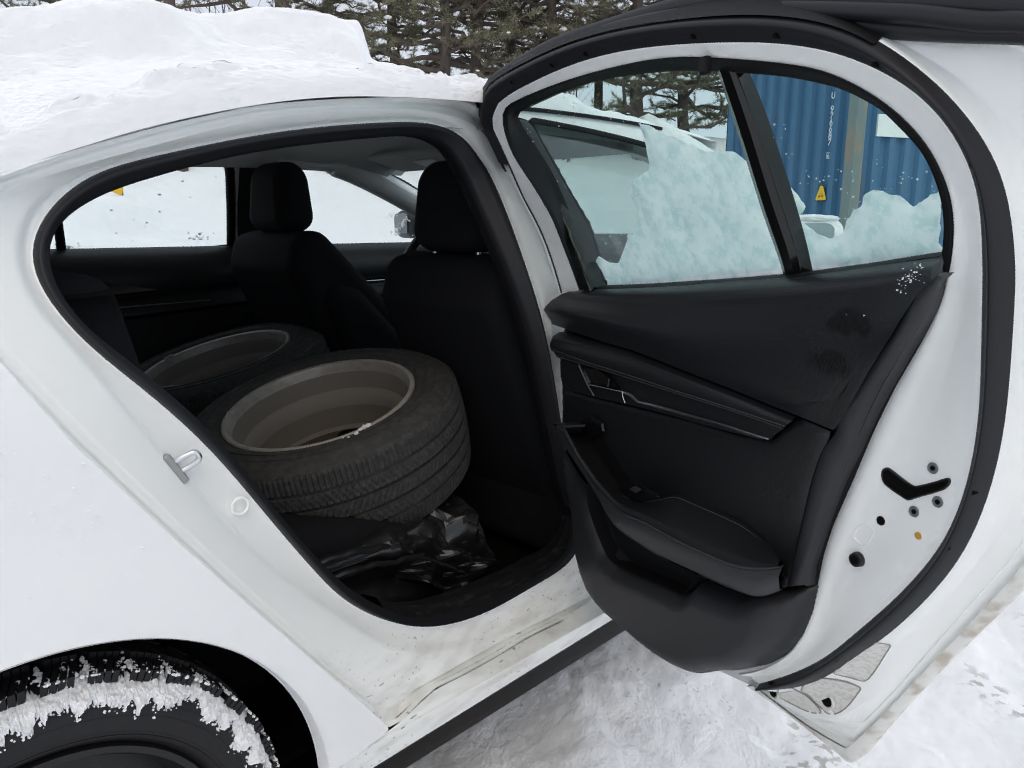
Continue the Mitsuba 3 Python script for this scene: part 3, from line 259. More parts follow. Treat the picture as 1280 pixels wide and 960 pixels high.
def fill(poly, h, fn, holes=(), rings=(0.0,)):
    """Fill a 2-D outline with triangles about h across; fn(xy, distance_to_edge) -> xyz."""
    pg = sg.Polygon(poly, holes).buffer(0)
    if pg.geom_type != 'Polygon': pg = max(pg.geoms, key=lambda g: g.area)
    pts = []
    def dense(ring):
        L = ring.length; n = max(int(L / (h * 0.7)), 12)
        return [ring.interpolate(k * L / n).coords[0] for k in range(n)]
    for d in rings:
        g = pg.buffer(-d) if d else pg
        for gg in getattr(g, 'geoms', [g]):
            if gg.is_empty: continue
            for rg in [gg.exterior, *gg.interiors]: pts += dense(rg)
    x0, y0, x1, y1 = pg.bounds
    X, Y = np.meshgrid(np.arange(x0 + h / 2, x1, h), np.arange(y0 + h / 2, y1, h))
    X[1::2] += h / 2
    inner = pg.buffer(-max(rings) - 0.45 * h)
    if not inner.is_empty:
        shapely.prepare(inner); ok = shapely.contains_xy(inner, X.ravel(), Y.ravel())
        pts += list(zip(X.ravel()[ok], Y.ravel()[ok]))
    pts = np.array(pts); tri = Delaunay(pts).simplices
    c = pts[tri].mean(1); shapely.prepare(pg)
    e = pts[tri]; ar = np.abs(np.cross(e[:, 1] - e[:, 0], e[:, 2] - e[:, 0]))
    tri = tri[shapely.contains_xy(pg, c[:, 0], c[:, 1]) & (ar > 1e-9)]
    d = shapely.distance(shapely.points(pts), pg.boundary)
    return trimesh.Trimesh(fn(pts, d), tri, process=False)
def rnd(d, r): s = np.clip(d / r, 0, 1); return np.sqrt(np.maximum(1 - (1 - s) ** 2, 0))
def rbox(size, c=(0, 0, 0), r=0.02, seg=10):
    """box with rounded edges: hull of eight spheres"""
    h = np.array(size) / 2 - r
    s = m3.Manifold.sphere(r, seg * 2)
    M = m3.Manifold.batch_hull([s.translate([float(v) for v in (h * np.array(k))]) for k in np.ndindex(2, 2, 2) for k in [np.array(k) * 2 - 1]])
    m = M.to_mesh(); t = trimesh.Trimesh(m.vert_properties[:, :3], m.tri_verts, process=False)
    t.apply_translation(c); return t
def rot(axis, deg, pt=(0, 0, 0)): return trimesh.transformations.rotation_matrix(math.radians(deg), axis, pt)
def cyl(p0, p1, r, sec=20, r1=None):
    return tube([p0, p1], [r, r if r1 is None else r1], sec)
def revolve(profile, sec=96):
    """profile (radius, axial) about z, open polyline, with uv"""
    P = np.asarray(profile, float); a = np.linspace(0, 2 * np.pi, sec + 1)
    R = np.stack([P[:, None, 0] * np.cos(a), P[:, None, 0] * np.sin(a), np.broadcast_to(P[:, None, 1], (len(P), sec + 1))], -1)
    uv = np.stack(np.broadcast_arrays(a[None] / (2 * np.pi), P[:, None, 1]), -1).reshape(-1, 2)
    return loft(R), uv
def frame_to(c, n):
    n = np.array(n, float) / np.linalg.norm(n); a = np.cross([0, 1, 0] if abs(n[1]) < .95 else [1, 0, 0], n); a /= np.linalg.norm(a); b = np.cross(n, a)
    M = np.eye(4); M[:3, 0], M[:3, 1], M[:3, 2], M[:3, 3] = a, b, n, c
    return M

# ------------------------------------------------------------------ body surfaces
def lean(z):
    z = np.asarray(z, float); return np.where(z < 0.86, 0, np.where(z < 1.0, 0.5 * (z - 0.86) ** 2 / 0.28, 0.035 + 0.5 * (z - 1.0)))
CW = 1.79                                            # car width
AX, AZ, AR = -0.036, 0.289, 0.350                    # rear axle, wheel-arch radius
XF = AX + 2.725                                      # front axle
HX, HY, TH = 1.0339, 0.03, 1.208                     # door hinge and opening angle
UD = np.array([-math.cos(TH), -math.sin(TH), 0]); WD = np.array([-math.sin(TH), math.cos(TH), 0])
def dw(a):
    """door coordinates (u along the door from the hinge, w inwards, z) -> world"""
    a = np.asarray(a, float); return np.array([HX, HY, 0]) + a[..., :1] * UD + a[..., 1:2] * WD + a[..., 2:] * np.array([0, 0, 1.0])
def dl(name): return np.array(D[name])
WET = [tuple(dw(np.array(v)).tolist()) for v in D['smudge']]
# ================================================================== SETTING: ground and hill
def ground_z(x, y, fine=True):
    x, y = np.asarray(x, float), np.asarray(y, float)
    s = 0.45 * x + 0.89 * y
    t = np.clip((s - 2.6) / 19.5, 0, 1); z = -0.035 + 3.9 * t * t * (3 - 2 * t)
    P = np.stack([x, y, 0 * x], -1)
    bank = np.exp(-((s - 4.6) / 1.1) ** 2)
    z = z + bank * (0.25 + 0.55 * meshkit.fbm(P * 0.8 + 4, 3, 3)) * np.clip((y - 2.2) / 1.5, 0, 1)
    z = z + np.clip((s - 3.0) / 6, 0.0, 1) * 0.9 * (meshkit.fbm(P * 0.23 + 9, 3, 8) - 0.5)
    if fine:
        near = np.exp(-np.hypot(x - 0.6, y + 0.5) / 3.0)
        z = z + (0.05 * near + 0.03) * (meshkit.fbm(P * 5.5, 4, 1) - 0.5) + 0.018 * near * np.abs(meshkit.fbm(P * 17, 3, 2) - 0.5) * 2
        z = z + np.clip((s - 3.5) / 3, 0, 1) * 0.12 * (meshkit.fbm(P * 1.6, 4, 12) - 0.5)
    return z
def axis(lo, hi, c, fine, growth):
    a = [c]; st = fine
    while a[-1] < hi: a.append(a[-1] + st); st = fine if a[-1] < c + 2.6 else st * growth
    b = [c]; st = fine
    while b[-1] > lo: b.append(b[-1] - st); st = fine if b[-1] > c - 2.2 else st * growth
    return np.array(b[:0:-1] + a)
gx, gy = axis(-160, 160, 0.9, 0.016, 1.025), axis(-160, 160, -0.6, 0.016, 1.025)
X, Y = np.meshgrid(gx, gy, indexing='ij')
add('snow_ground', loft(np.stack([X, Y, ground_z(X, Y)], -1)), 'snow_ground_mat', True, label='trodden snow covering the yard and rising to a wooded bank', kind='structure')

# ================================================================== CAR
CAR = 'white_car'
labels[CAR] = {'label': 'white sedan with its rear door open and snow on its roof', 'category': 'car'}
def part(name, mesh, bsdf, smooth=35, parent=CAR, **lab):
    base = parent + '__' + name; key = base; k = 0
    while key in scene: k += 1; key = f'{base}_{k:03d}'
    return add(key, mesh, bsdf, smooth, **lab)

# --- door aperture in the near side
PER = 14
from scipy.ndimage import gaussian_filter1d
def bloop(n): return gaussian_filter1d(spl(D[n][0], anchors=D[n][1], per=PER), 2.0, axis=0, mode='nearest') if n != 'E' else spl(D[n][0], anchors=D[n][1], per=PER)
S, Jd, Jb, E, Si = map(bloop, ('S', 'Jd', 'Jb', 'E', 'Si'))
def between(A, B, t, dy=0.0):
    R = A * (1 - t) + B * t; R = R.copy(); R[:, 1] += dy; return R
E2 = E.copy(); E2[:, 1] += 0.012
rows = [E, between(E, E2, .5, 0.0), E2, between(E2, Jb, .35, 0.012), between(E2, Jb, .8, 0.006), Jb, between(Jb, Jd, .12, -0.002), between(Jb, Jd, .5, -0.003), between(Jb, Jd, .86, -0.003), Jd,
        between(Jd, S, .25, 0.006), between(Jd, S, .8, 0.004), S]
part('door_opening', loft(rows, False), 'paint_jamb', 30, label='white painted door jamb with grime along the sill')
# seal round the opening: two ribs
def seal_rows(A, B, h, m=7):
    out = []
    for k in range(m):
        t = k / (m - 1); R = A * (1 - t) + B * t
        R = R.copy(); R[:, 1] -= h * (math.sin(math.pi * min(t * 1.35, 1)) ** 0.6 if t < .74 else 0.55 * math.sin(math.pi * (t - .74) / .26) ** 0.7)
        out.append(R)
    e = out[-1].copy(); e[:, 1] += 0.03; out.append(e)
    s0 = out[0].copy(); s0[:, 1] += 0.01; return [s0] + out
part('opening_seal', loft(seal_rows(S, Si, 0.016)), 'rubber', 60, label='black rubber seal round the rear door opening')
# inner trim behind the seal: scuff plate at the sill, pillar trim, roof trim
def inward(A, k, dy, cz=None):
    c = np.array([0.52, 0, 0.80]); R = A.copy()
    R[:, 0] += (c[0] - R[:, 0]) * k; R[:, 2] += (c[2] - R[:, 2]) * k; R[:, 1] += dy; return R
N1 = 2 * PER
I0 = Si.copy(); I0[:, 1] += 0.006
sill = np.r_[np.arange(len(Si) - 12, len(Si) - 1), np.arange(0, 2 * PER + 6)]
J1 = inward(Si, 0.035, 0.03); J2 = inward(Si, 0.035, 0.075)
wv = np.ones(len(Si)); wv[-16:] = 0; wv[:10] = np.linspace(0, 1, 10)
J1 = Si + (J1 - Si) * (.3 + .7 * wv[:, None]); J2 = Si + (J2 - Si) * (.25 + .75 * wv[:, None])
sillrows = [R[sill] for R in (I0, between(I0, J1, .5, 0.0), J1, J2)]
sillrows[3][:, 2] -= 0.01; sillrows.append(sillrows[3] - np.array([0, -0.02, 0.13]))
part('scuff_plate', loft([r[11:] for r in sillrows]), 'scuff_plate', 30, label='black sill scuff plate with pale scrapes')
part('pillar_foot', loft([r[:12] for r in sillrows[:3]]), 'void_black', 30)
rest = np.arange(2 * PER + 5, len(Si))
part('pillar_trim', loft([R[rest] for R in (I0, inward(Si, 0.004, 0.012), inward(Si, 0.0, 0.03), inward(Si, -0.05, 0.05))]), 'trim_dark', 40)
# striker and plug on the rear jamb
st = [np.array(v) for v in D['striker']]
m_ = (st[0] + st[1]) / 2; dv = st[1] - st[0]; dv /= np.linalg.norm(dv)
pn = np.cross(dv, [0, 1, 0]); pn /= np.linalg.norm(pn); pn *= np.sign((st[3] - st[2]) @ pn)
plate = rbox((0.044, 0.003, 0.009), r=0.0014); M = np.eye(4); M[:3, 0] = dv; M[:3, 1] = [0, 1, 0]; M[:3, 2] = pn; M[:3, 3] = m_ + [0, -0.004, 0]; plate.apply_transform(M)
part('striker', plate, 'steel', 40, label='bright metal door striker')
lp = [m_ - dv * .007, m_ - dv * .007 + pn * .022 + [0, -.009, 0], m_ - dv * .004 + pn * .028 + [0, -.011, 0], m_ + dv * .004 + pn * .028 + [0, -.011, 0], m_ + dv * .007 + pn * .022 + [0, -.009, 0], m_ + dv * .007]
part('loop', tube(spl(lp, 20), 0.0036, 10), 'chrome', True, parent=CAR + '__striker')
for s_ in (-1, 1): part('bolt', cyl(m_ + dv * s_ * .019 + [0, -.0045, 0], m_ + dv * s_ * .019 + [0, 0, 0], .0042, 12), 'steel', 40, parent=CAR + '__striker')
pc = np.array(D['plug'][0]); part('plug', trimesh.creation.torus(0.0115, 0.0022, 32, 8, transform=frame_to(pc + [0, -.002, 0], (0, -1, 0))), 'paint_jamb', True)

# --- outer skins
def bulge(x, z):
    r = np.hypot(x - AX, z - AZ); return lean(z) - 0.010 * np.exp(-((r - AR) / 0.09) ** 2)
aE = D['E'][1]; qa = E[2 * PER:6 * PER + 1]                                    # corner -> up the quarter -> roof edge
tip = np.array(D['tip']); tA = spl(tip, 12)[::-1]
A_ = np.vstack([tA[:-1], qa])
arc = lambda a: (AX + AR * math.cos(math.radians(a)), AZ + AR * math.sin(math.radians(a)))
Bp = [arc(a) for a in np.linspace(-4, 196, 90)] + [(-0.62, 0.27), (-0.95, 0.36), (-0.99, 0.60), (-0.96, 0.86), (-0.72, 0.965), (-0.50, 1.00), (-0.25, 1.045), (-0.08, 1.09), (0.03, 1.135)]
qpoly = np.vstack([A_[:, [0, 2]], np.array(Bp)[::-1]])
part('quarter_panel', fill(qpoly, .018, lambda p, d: np.stack([p[:, 0], bulge(p[:, 0], p[:, 1]) + .0015, p[:, 1]], -1)), 'paint', True, label='white rear quarter panel over the snowy wheel')
# wheel-arch lip and liner
la = np.radians(np.linspace(-4, 196, 60))
def ring_at(r, y): return np.stack([AX + r * np.cos(la), np.full(60, y), AZ + r * np.sin(la)], -1)
part('arch_lip', loft([ring_at(AR + .0005, -0.012), ring_at(AR - .001, -0.008), ring_at(AR - .004, 0.012), ring_at(AR + .012, 0.02)]), 'paint', 40)
part('arch_liner', loft([ring_at(AR + .006, 0.006), ring_at(AR + .03, 0.03), ring_at(AR + .05, 0.16), ring_at(AR + .05, 0.40), ring_at(0.05, 0.40)]), 'void_black', 40)
# side skirt below the opening
hi, lo_, bk = (spl(D[n], 40) for n in ('skirt_hi', 'skirt_lo', 'skirt_blk'))
sm_i = np.r_[np.linspace(0, 2 * PER, 34)]
seam = np.stack([np.interp(sm_i, np.arange(len(E)), E[:, k]) for k in range(3)], -1)[::-1]
seam = np.vstack([tip[[5, 3, 2, 1]][:, :] + [0, .002, -.004], seam + [0, .001, -.0025]])
seam = spl(seam, 40); seam[:, 0] = np.maximum.accumulate(seam[:, 0] + np.arange(40) * 1e-6)
xs = np.linspace(0.30, 1.20, 60)
def at_x(C, xs):
    o = np.argsort(C[:, 0]); return np.stack([xs, np.interp(xs, C[o, 0], C[o, 1]), np.interp(xs, C[o, 0], C[o, 2])], -1)
s0, s1, s2, s3 = (at_x(C, xs) for C in (seam, hi, lo_, bk))
s1z = np.polyval(np.polyfit(hi[:, 0], hi[:, 2], 1), xs); s1[:, 2] = s1z; s2[:, 2] = np.polyval(np.polyfit(lo_[:, 0], lo_[:, 2], 1), xs); s3[:, 2] = np.polyval(np.polyfit(bk[:, 0], bk[:, 2], 1), xs)
s0[:, 2] = np.maximum(s0[:, 2], s1[:, 2] + 0.001)
sin_ = s0 + [0, .012, -.02]
m1 = (s0 + s1) / 2 + [0, 0.001, 0.002]
part('side_skirt', loft([sin_, s0, m1, s1 + [0, .004, .0015], s1, s1 + [0, .0005, -.004], (s1 + s2) / 2 + [0, -.002, 0], s2, s2 + [0, .02, .004]]), 'paint_jamb', 25, label='dirty white sill cover below the door opening')
part('sill_underside', loft([s2 + [0, .006, .004], s2 + [0, .012, -.006], (s2 + s3) / 2 + [0, -.004, 0], s3, s3 + [0, .3, .02]]), 'rubber_flat', 40)
part('seam', loft([seam + [0, .010, .003], seam + [0, .012, -.006]]), 'void_black', False)
# mud flap corner behind the front of the arch is plain liner

# --- roof
ex = np.array([-0.95, -0.72, -0.5, -0.25, -0.08, 0.03, 0.137, 0.33, 0.59, 0.82, 1.0, 1.3, 1.62]); ez = np.array([0.88, 0.962, 1.0, 1.045, 1.09, 1.133, 1.1745, 1.236, 1.283, 1.300, 1.308, 1.312, 1.295])
roof_edge = Akima1DInterpolator(ex, ez)
def roof_z(x, y):
    z0 = roof_edge(np.clip(x, -0.95, 1.62)); y0 = lean(z0) + 0.002
    q = np.clip((y - CW / 2) / (CW / 2 - y0), -1, 1)
    return z0 + 0.088 * (1 - np.abs(q) ** 2.4)
rx = np.linspace(-0.95, 1.62, 90); R_ = []
for q in np.linspace(-1, 1, 41):
    y0 = lean(roof_edge(rx)) + 0.002; y = CW / 2 + q * (CW / 2 - y0); R_.append(np.stack([rx, y, roof_z(rx, y)], -1))
part('roof', loft(R_), 'paint', 40)
# headliner and its fittings
hx = np.linspace(0.12, 1.60, 40); R_ = []
for q in np.linspace(-1, 1, 25):
    y0 = lean(roof_edge(hx)) + 0.05; y = CW / 2 + q * (CW / 2 - y0); R_.append(np.stack([hx, y, roof_z(hx, y) - 0.035 - 0.02 * abs(q) ** 6], -1))
part('headliner', loft(R_), 'headliner_cloth', 50, label='grey cloth headliner')
h0, h1 = np.array([1.10, 1.515, 1.300]), np.array([1.42, 1.525, 1.300])
part('grab_handle', tube(spl([h0 + [0, .03, .03], h0 + [0, -.01, .005], h0 + [.05, -.03, -.012], (h0 + h1) / 2 + [0, -.035, -.015], h1 + [-.05, -.03, -.012], h1 + [0, -.01, .005], h1 + [0, .03, .03]], 30), 0.011, 10), 'headliner_cloth', True)
v_ = rbox((0.17, 0.40, 0.022), r=.010); v_.apply_transform(rot([0, 1, 0], 12)); v_.apply_translation((1.50, 1.21, 1.300)); part('sun_visor', v_, 'headliner_cloth', 40)
v_ = rbox((0.17, 0.40, 0.022), r=.010); v_.apply_transform(rot([0, 1, 0], 12)); v_.apply_translation((1.50, .56, 1.300)); part('sun_visor', v_, 'headliner_cloth', 40)
lb = rbox((0.06, 0.10, 0.004), (1.49, 1.16, 1.287), r=.0019); lb.apply_transform(rot([0, 1, 0], 12, (1.49, 1.16, 1.287))); part('visor_label', lb, 'white_print', 40)

# --- rear wheel
WHL = part('rear_wheel', cyl((AX, .09, AZ), (AX, .22, AZ), .19, 64), 'rim_black', 40, label='black rear wheel caked with snow on its shoulder')
def wheel_at(m, x, y, z):
    m = m.copy() if not isinstance(m, tuple) else m
    m.apply_transform(rot([1, 0, 0], 90)); m.apply_translation((x, y, z)); return m                     # axis z -> -y (outside = +axial)
WY = .024
tp = [(0.200, -0.20), (0.209, -.205), (0.245, -.215), (0.272, -.208), (0.287, -.185), (0.288, -.022), (0.285, -.014), (0.279, -.004), (0.268, .006), (0.254, .012), (0.240, .0135), (0.228, .011), (0.221, .006), (0.217, .0), (0.212, -.004), (0.210, -.02)]
tm, tuv = revolve(spl([(a, b, 0) for a, b in tp], 60)[:, :2], 120)
part('tyre', wheel_at(tm, AX, WY, AZ), 'tyre_new', 50, parent=WHL)
part('sidewall_line', cat(*[wheel_at(trimesh.creation.torus(a_, .0009, 140, 6, transform=trimesh.transformations.translation_matrix([0, 0, b_])), AX, WY, AZ) for a_, b_ in ((.226, .0105), (.231, .0118), (.250, .0126), (.262, .0090))]), 'tyre_new', True, parent=WHL)
rp = [(0.210, -.02), (0.213, -.004), (0.210, .004), (0.202, .004), (0.196, -.006), (0.188, -.03), (0.180, -.06), (0.150, -.052), (0.12, -.04), (0.09, -.05), (0.06, -.03), (0.0, -.03)]
rm, _ = revolve(rp, 96); part('rim', wheel_at(rm, AX, WY, AZ), 'rim_black', 35, parent=WHL)
for k in range(12):
    a = k * 30 + 8; h = cyl((0.135 * math.cos(math.radians(a)), .135 * math.sin(math.radians(a)), -.043), (0.135 * math.cos(math.radians(a)), .135 * math.sin(math.radians(a)), -.036), .017, 18)
    part('vent_hole', wheel_at(h, AX, WY, AZ), 'void_black', 40, parent=WHL)
# tread blocks: shoulder row and inner row, with sipes
rng = np.random.default_rng(3)
def block(r0, r1, a0, a1, y0, y1, skew=0.0, sip=3):
    out = []
    n = sip + 1; da = (a1 - a0) / n
    for k in range(n):
        b0, b1 = a0 + k * da, a0 + (k + 1) * da - 0.0012 / r1
        c = []
        for r, e in ((r0, 0), (r1, .0012)):
            for (aa, yy) in ((b0 + e, y0 + e), (b1 - e, y0 + e), (b1 - e, y1 - e), (b0 + e, y1 - e)):
                aa2 = aa + skew * (yy - y0) + 0.006 * math.sin(60 * yy); rr = r - (0.010 if r == r1 and yy < -0.0005 + y0 + .004 and False else 0)
                c.append((AX + rr * math.cos(aa2), WY - yy, AZ + rr * math.sin(aa2)))
        F = np.array([[0, 1, 5], [0, 5, 4], [1, 2, 6], [1, 6, 5], [2, 3, 7], [2, 7, 6], [3, 0, 4], [3, 4, 7], [4, 5, 6], [4, 6, 7]])
        out.append(trimesh.Trimesh(np.array(c), F, process=False))
    return cat(*out)
NB = 38
for k in range(NB):
    a0 = 2 * math.pi * k / NB; a1 = a0 + 2 * math.pi / NB * 0.74
    if math.sin(a0) < -0.3: continue
    for (y0, y1, sk, off) in ((-0.004, -0.046, 1.2, 0), (-0.054, -0.096, -2.2, .5), (-0.104, -0.142, 2.2, 0)):
        o = off * 2 * math.pi / NB
        part('tread_block', block(0.284, 0.2975 if y0 > -.01 else .3005, a0 + o, a1 + o, y1, y0, sk), 'tyre_new', False, parent=WHL)

# --- front half of the car
def side_fill(poly, holes, fn, h=0.05): return fill(poly, h, lambda p, d: np.stack([p[:, 0], fn(p[:, 0], p[:, 1]), p[:, 1]], -1), holes)
def ys(x, z): return lean(z) + 0.22 * np.clip((x - 2.5) / 1.05, 0, 1) ** 2.2
archF = [(XF + AR * math.cos(a), AZ + AR * math.sin(a)) for a in np.radians(np.linspace(172, 8, 24))]
win_f = [(.975, .975), (.99, 1.09), (.948, 1.22), (.935, 1.275), (.965, 1.281), (1.15, 1.274), (1.31, 1.262), (1.48, 1.228), (1.66, 1.165), (1.86, 1.075), (2.02, .985), (1.98, .968), (1.6, .968)]
near_f = [(1.20, .31), (1.05, .70), (.985, 1.0), (.905, 1.19), (.858, 1.292), (1.0, 1.306), (1.3, 1.31), (1.55, 1.298), (1.80, 1.20), (2.05, 1.06), (2.30, .965), (2.9, .90), (3.3, .80), (3.5, .66), (3.56, .5), (3.5, .30), (XF + .4, .27)] + archF[::-1] + [(XF - .4, .25), (1.2, .25)]
part('front_door', side_fill(near_f, [win_f], lambda x, z: ys(x, z) + .004), 'paint', 40)
wf = np.array(win_f)
def on_side(P, dy=0.0): P = np.asarray(P, float); return np.stack([P[:, 0], ys(P[:, 0], P[:, 1]) + dy, P[:, 1]], -1)
wl = spl(np.vstack([wf, wf[:1]]), 90)
part('window_moulding', tube(on_side(wl, .004), 0.006, 8, True), 'rubber_flat', True, parent=CAR + '__front_door')
part('window_pane', fill(wl[:-1], .05, lambda p, d: np.stack([p[:, 0], ys(p[:, 0], p[:, 1]) + .02, p[:, 1]], -1)), 'clear_glass', False, parent=CAR + '__front_door')
bp = [(.935, .960), (.985, .962), (1.005, 1.028), (1.008, 1.085), (.983, 1.147), (.962, 1.220), (.931, 1.283), (.880, 1.283), (.898, 1.233), (.918, 1.174), (.928, 1.09)]
part('pillar_cover', fill(bp, .03, lambda p, d: np.stack([p[:, 0], ys(p[:, 0], p[:, 1]) - .006 * rnd(d, .008) + .004, p[:, 1]], -1), rings=(0, .004, .008)), 'gloss_black', 40, parent=CAR + '__front_door', label='black pillar cover beaded with water')
ge = np.linspace(.84, 1.40, 50); gz = roof_edge(ge) - .004
part('roof_gutter', tube(np.stack([ge, lean(gz) - .002, gz], -1), .0042, 8), 'rubber_flat', True)
dip = [(1.06, 1.262), (1.3, 1.252)]
# windscreen, hood, nose, tail
wsr = []
for k in np.linspace(0, 1, 12):
    x = 1.60 + (2.42 - 1.60) * k; y = np.linspace(-1, 1, 21); z0 = 1.372 - .385 * k ** 1.15
    yy = CW / 2 + y * (0.66 + .10 * k); wsr.append(np.stack([x - .20 * np.abs(y) ** 2.2 + 0 * y, yy, z0 - .07 * np.abs(y) ** 2.2 * (1 - k)], -1))
part('windscreen', loft(wsr), 'clear_glass', 40)
for s_ in (0, 1):
    P = np.array([wsr[k][0 if s_ == 0 else -1] for k in range(12)]); part('front_pillar', tube(P, np.linspace(.045, .05, 12), 10), 'paint', True)
P = np.array([wsr[k][-1] + [-.03, -.02, -.01] for k in range(12)]); part('front_pillar_trim', tube(P, .040, 10), 'headliner_cloth', True)
P = np.array([wsr[k][0] + [-.03, .02, -.01] for k in range(12)]); part('front_pillar_trim', tube(P, .040, 10), 'headliner_cloth', True)
hd = []
for k in np.linspace(0, 1, 16):
    x = 2.20 + 1.30 * k; y = np.linspace(-1, 1, 21); hw = CW / 2 - ys(np.array(x), np.array(.8)); z0 = .985 - .05 * k - .16 * k ** 3
    hd.append(np.stack([x + 0 * y, CW / 2 + y * hw, z0 - .05 * np.abs(y) ** 3], -1))
hd.append(hd[-1] + [.05, 0, -.2]); hd.append(hd[-1] + [0, 0, -.30])
part('hood', loft(hd), 'paint', 40)
hs = [r + [0, 0, .045] for r in hd[:16]]
part('cowl', rbox((.12, 1.4, .03), (2.30, CW / 2, .985), r=.012), 'rubber_flat', 40)
tl = [np.stack([np.full(21, x), CW / 2 + np.linspace(-1, 1, 21) * hw, np.full(21, z)], -1) for x, hw, z in ((-.95, .80, .96), (-1.0, .82, .86), (-1.03, .84, .62), (-1.0, .84, .35), (-.9, .8, .28))]
part('rear_bumper', loft(tl), 'paint', 40)
fw_ = trimesh.util.concatenate([wheel_at(revolve(spl([(a, b, 0) for a, b in tp], 40)[:, :2], 64)[0], XF, .06, AZ)])
FWK = part('front_wheel', wheel_at(rm, XF, .06, AZ), 'rim_black', 35); part('tyre', fw_, 'tyre_new', 50, parent=FWK)
for xw_, nm in ((AX, 'far_rear_wheel'), (XF, 'far_front_wheel')):
    w_ = cyl((xw_, CW - .24, AZ), (xw_, CW - .04, AZ), .312, 48); part(nm, w_, 'tyre_new', 40)
# near door mirror with snow on it
mm = rbox((.070, .14, .095), r=.03); mm.apply_transform(rot([0, 0, 1], 14)); mm.apply_translation((1.66, -.085, 1.050)); MIR = part('door_mirror', mm, 'paint', 40, label='white door mirror beside the front window')
mg = fill([(-.062, -.038), (.062, -.038), (.066, .03), (.05, .044), (-.05, .044), (-.066, .03)], .02, lambda p, d: np.stack([-.0362 - 0 * d, p[:, 0] * .85, p[:, 1] * .85], -1)); mg.apply_transform(rot([0, 0, 1], 14)); mg.apply_translation((1.66, -.085, 1.050)); part('mirror_glass', mg, 'chrome', False, parent=MIR)
part('stalk', cyl((1.67, -.03, 1.02), (1.69, .05, 1.0), .020, 12), 'gloss_black', True, parent=MIR)
mm = rbox((.10, .19, .125), r=.04); mm.apply_transform(rot([0, 0, 1], -16)); mm.apply_translation((1.985, CW + .10, 1.088)); MI2 = part('far_door_mirror', mm, 'trim_plastic', 40, label='door mirror on the far side crusted with frost')
mg = fill([(-.075, -.040), (.075, -.040), (.080, .03), (.06, .048), (-.06, .048), (-.080, .03)], .02, lambda p, d: np.stack([-.0505 - 0 * d, p[:, 0], p[:, 1]], -1)); mg.apply_transform(rot([0, 0, 1], -16)); mg.apply_translation((1.985, CW + .10, 1.088)); part('mirror_glass', mg, 'screw_metal', False, parent=MI2)

# --- far side: skin with window openings, trim, glass
def mir(P, dy=0.0): P = np.asarray(P, float); return np.stack([P[:, 0], CW - ys(P[:, 0], P[:, 1]) - dy, P[:, 1]], -1)
fr = [(1.048, 1.005), (1.03, 1.12), (1.003, 1.26), (.99, 1.285), (.955, 1.297), (.80, 1.298), (.62, 1.283), (.48, 1.252), (.37, 1.20), (.30, 1.12), (.272, 1.04), (.28, 1.005)]
ff = [(1.13, 1.012), (1.15, 1.25), (1.17, 1.288), (1.21, 1.302), (1.32, 1.306), (1.42, 1.303), (1.53, 1.288), (1.68, 1.256), (1.79, 1.218), (1.95, 1.145), (2.08, 1.05), (2.10, 1.012)]
arB = [(AX + AR * math.cos(a), AZ + AR * math.sin(a)) for a in np.radians(np.linspace(172, 8, 24))]
far = [(-.95, .3), (-1.0, .62), (-.96, .88), (-.72, .962), (-.5, 1.0), (-.25, 1.045), (-.08, 1.09), (.137, 1.174), (.33, 1.236), (.59, 1.283), (.82, 1.30), (1.0, 1.308), (1.3, 1.311), (1.55, 1.298), (1.80, 1.23), (2.05, 1.10), (2.30, .965), (2.9, .90), (3.3, .80), (3.5, .66), (3.56, .5), (3.5, .30), (XF + .4, .27)] + archF[::-1] + [(XF - .4, .25), (.36, .25)] + arB[::-1] + [(-.45, .27)]
part('far_side', side_fill(far, [fr, ff], lambda x, z: CW - ys(x, z)), 'paint', 40)
for nm, wn in (('far_rear_window', fr), ('far_front_window', ff)):
    w2 = spl(np.vstack([wn, wn[:1]]), 90)[:-1]
    k_ = part(nm, fill(w2, .06, lambda p, d: np.stack([p[:, 0], CW - ys(p[:, 0], p[:, 1]) - .03, p[:, 1]], -1)), 'clear_glass', False)
    part('surround', tube(mir(w2, .035), .016, 8, True), 'trim_dark', True, parent=k_)
part('window_divider', tube(mir([(.515, 1.0), (.50, 1.10), (.475, 1.26)], .04), .014, 8), 'rubber_flat', True)
# far door cards
for nm, x0, x1 in (('far_rear_door_card', .12, 1.075), ('far_front_door_card', 1.10, 2.25)):
    xs_ = np.linspace(x0, x1, 30); sl = (xs_ - x0) / (x1 - x0)
    prof = [(1.013, 1.712), (1.008, 1.69), (.985, 1.664), (.945, 1.642), (.90, 1.634), (.868 + .03 * 0, 1.642), (.862, 1.662), (.855, 1.664), (.83, 1.642), (.80, 1.636), (.785, 1.655), (.68, 1.665), (.62, 1.655), (.60, 1.60), (.56, 1.59), (.53, 1.64), (.34, 1.66)]
    if nm == 'far_rear_door_card': tilt = lambda z: np.where(z < .93, .05 * (sl - .5), 0)
    else: tilt = lambda z: np.where((z < .93) & (z > .7), .055 * (sl - .3), 0)
    k_ = part(nm, loft([np.stack([xs_, np.full(30, y), z + tilt(np.array(z))], -1) for z, y in prof]), 'leather', 45)
    xc_ = np.linspace(.40, .92, 23) if nm[4] == 'r' else np.linspace(1.30, 1.80, 23); c_ = np.stack([xc_, np.full(23, 1.630), np.where(xc_ > 1.7, .868 + .05 * (xc_ - 1.7), .867) if nm[4] == 'f' else .830 + .012 * (xc_ - .4)], -1)
    part('chrome_strip', tube(c_, .004 if nm[4] == 'f' else .0022, 8), 'chrome' if nm[4] == 'f' else 'screw_metal', True, parent=k_)
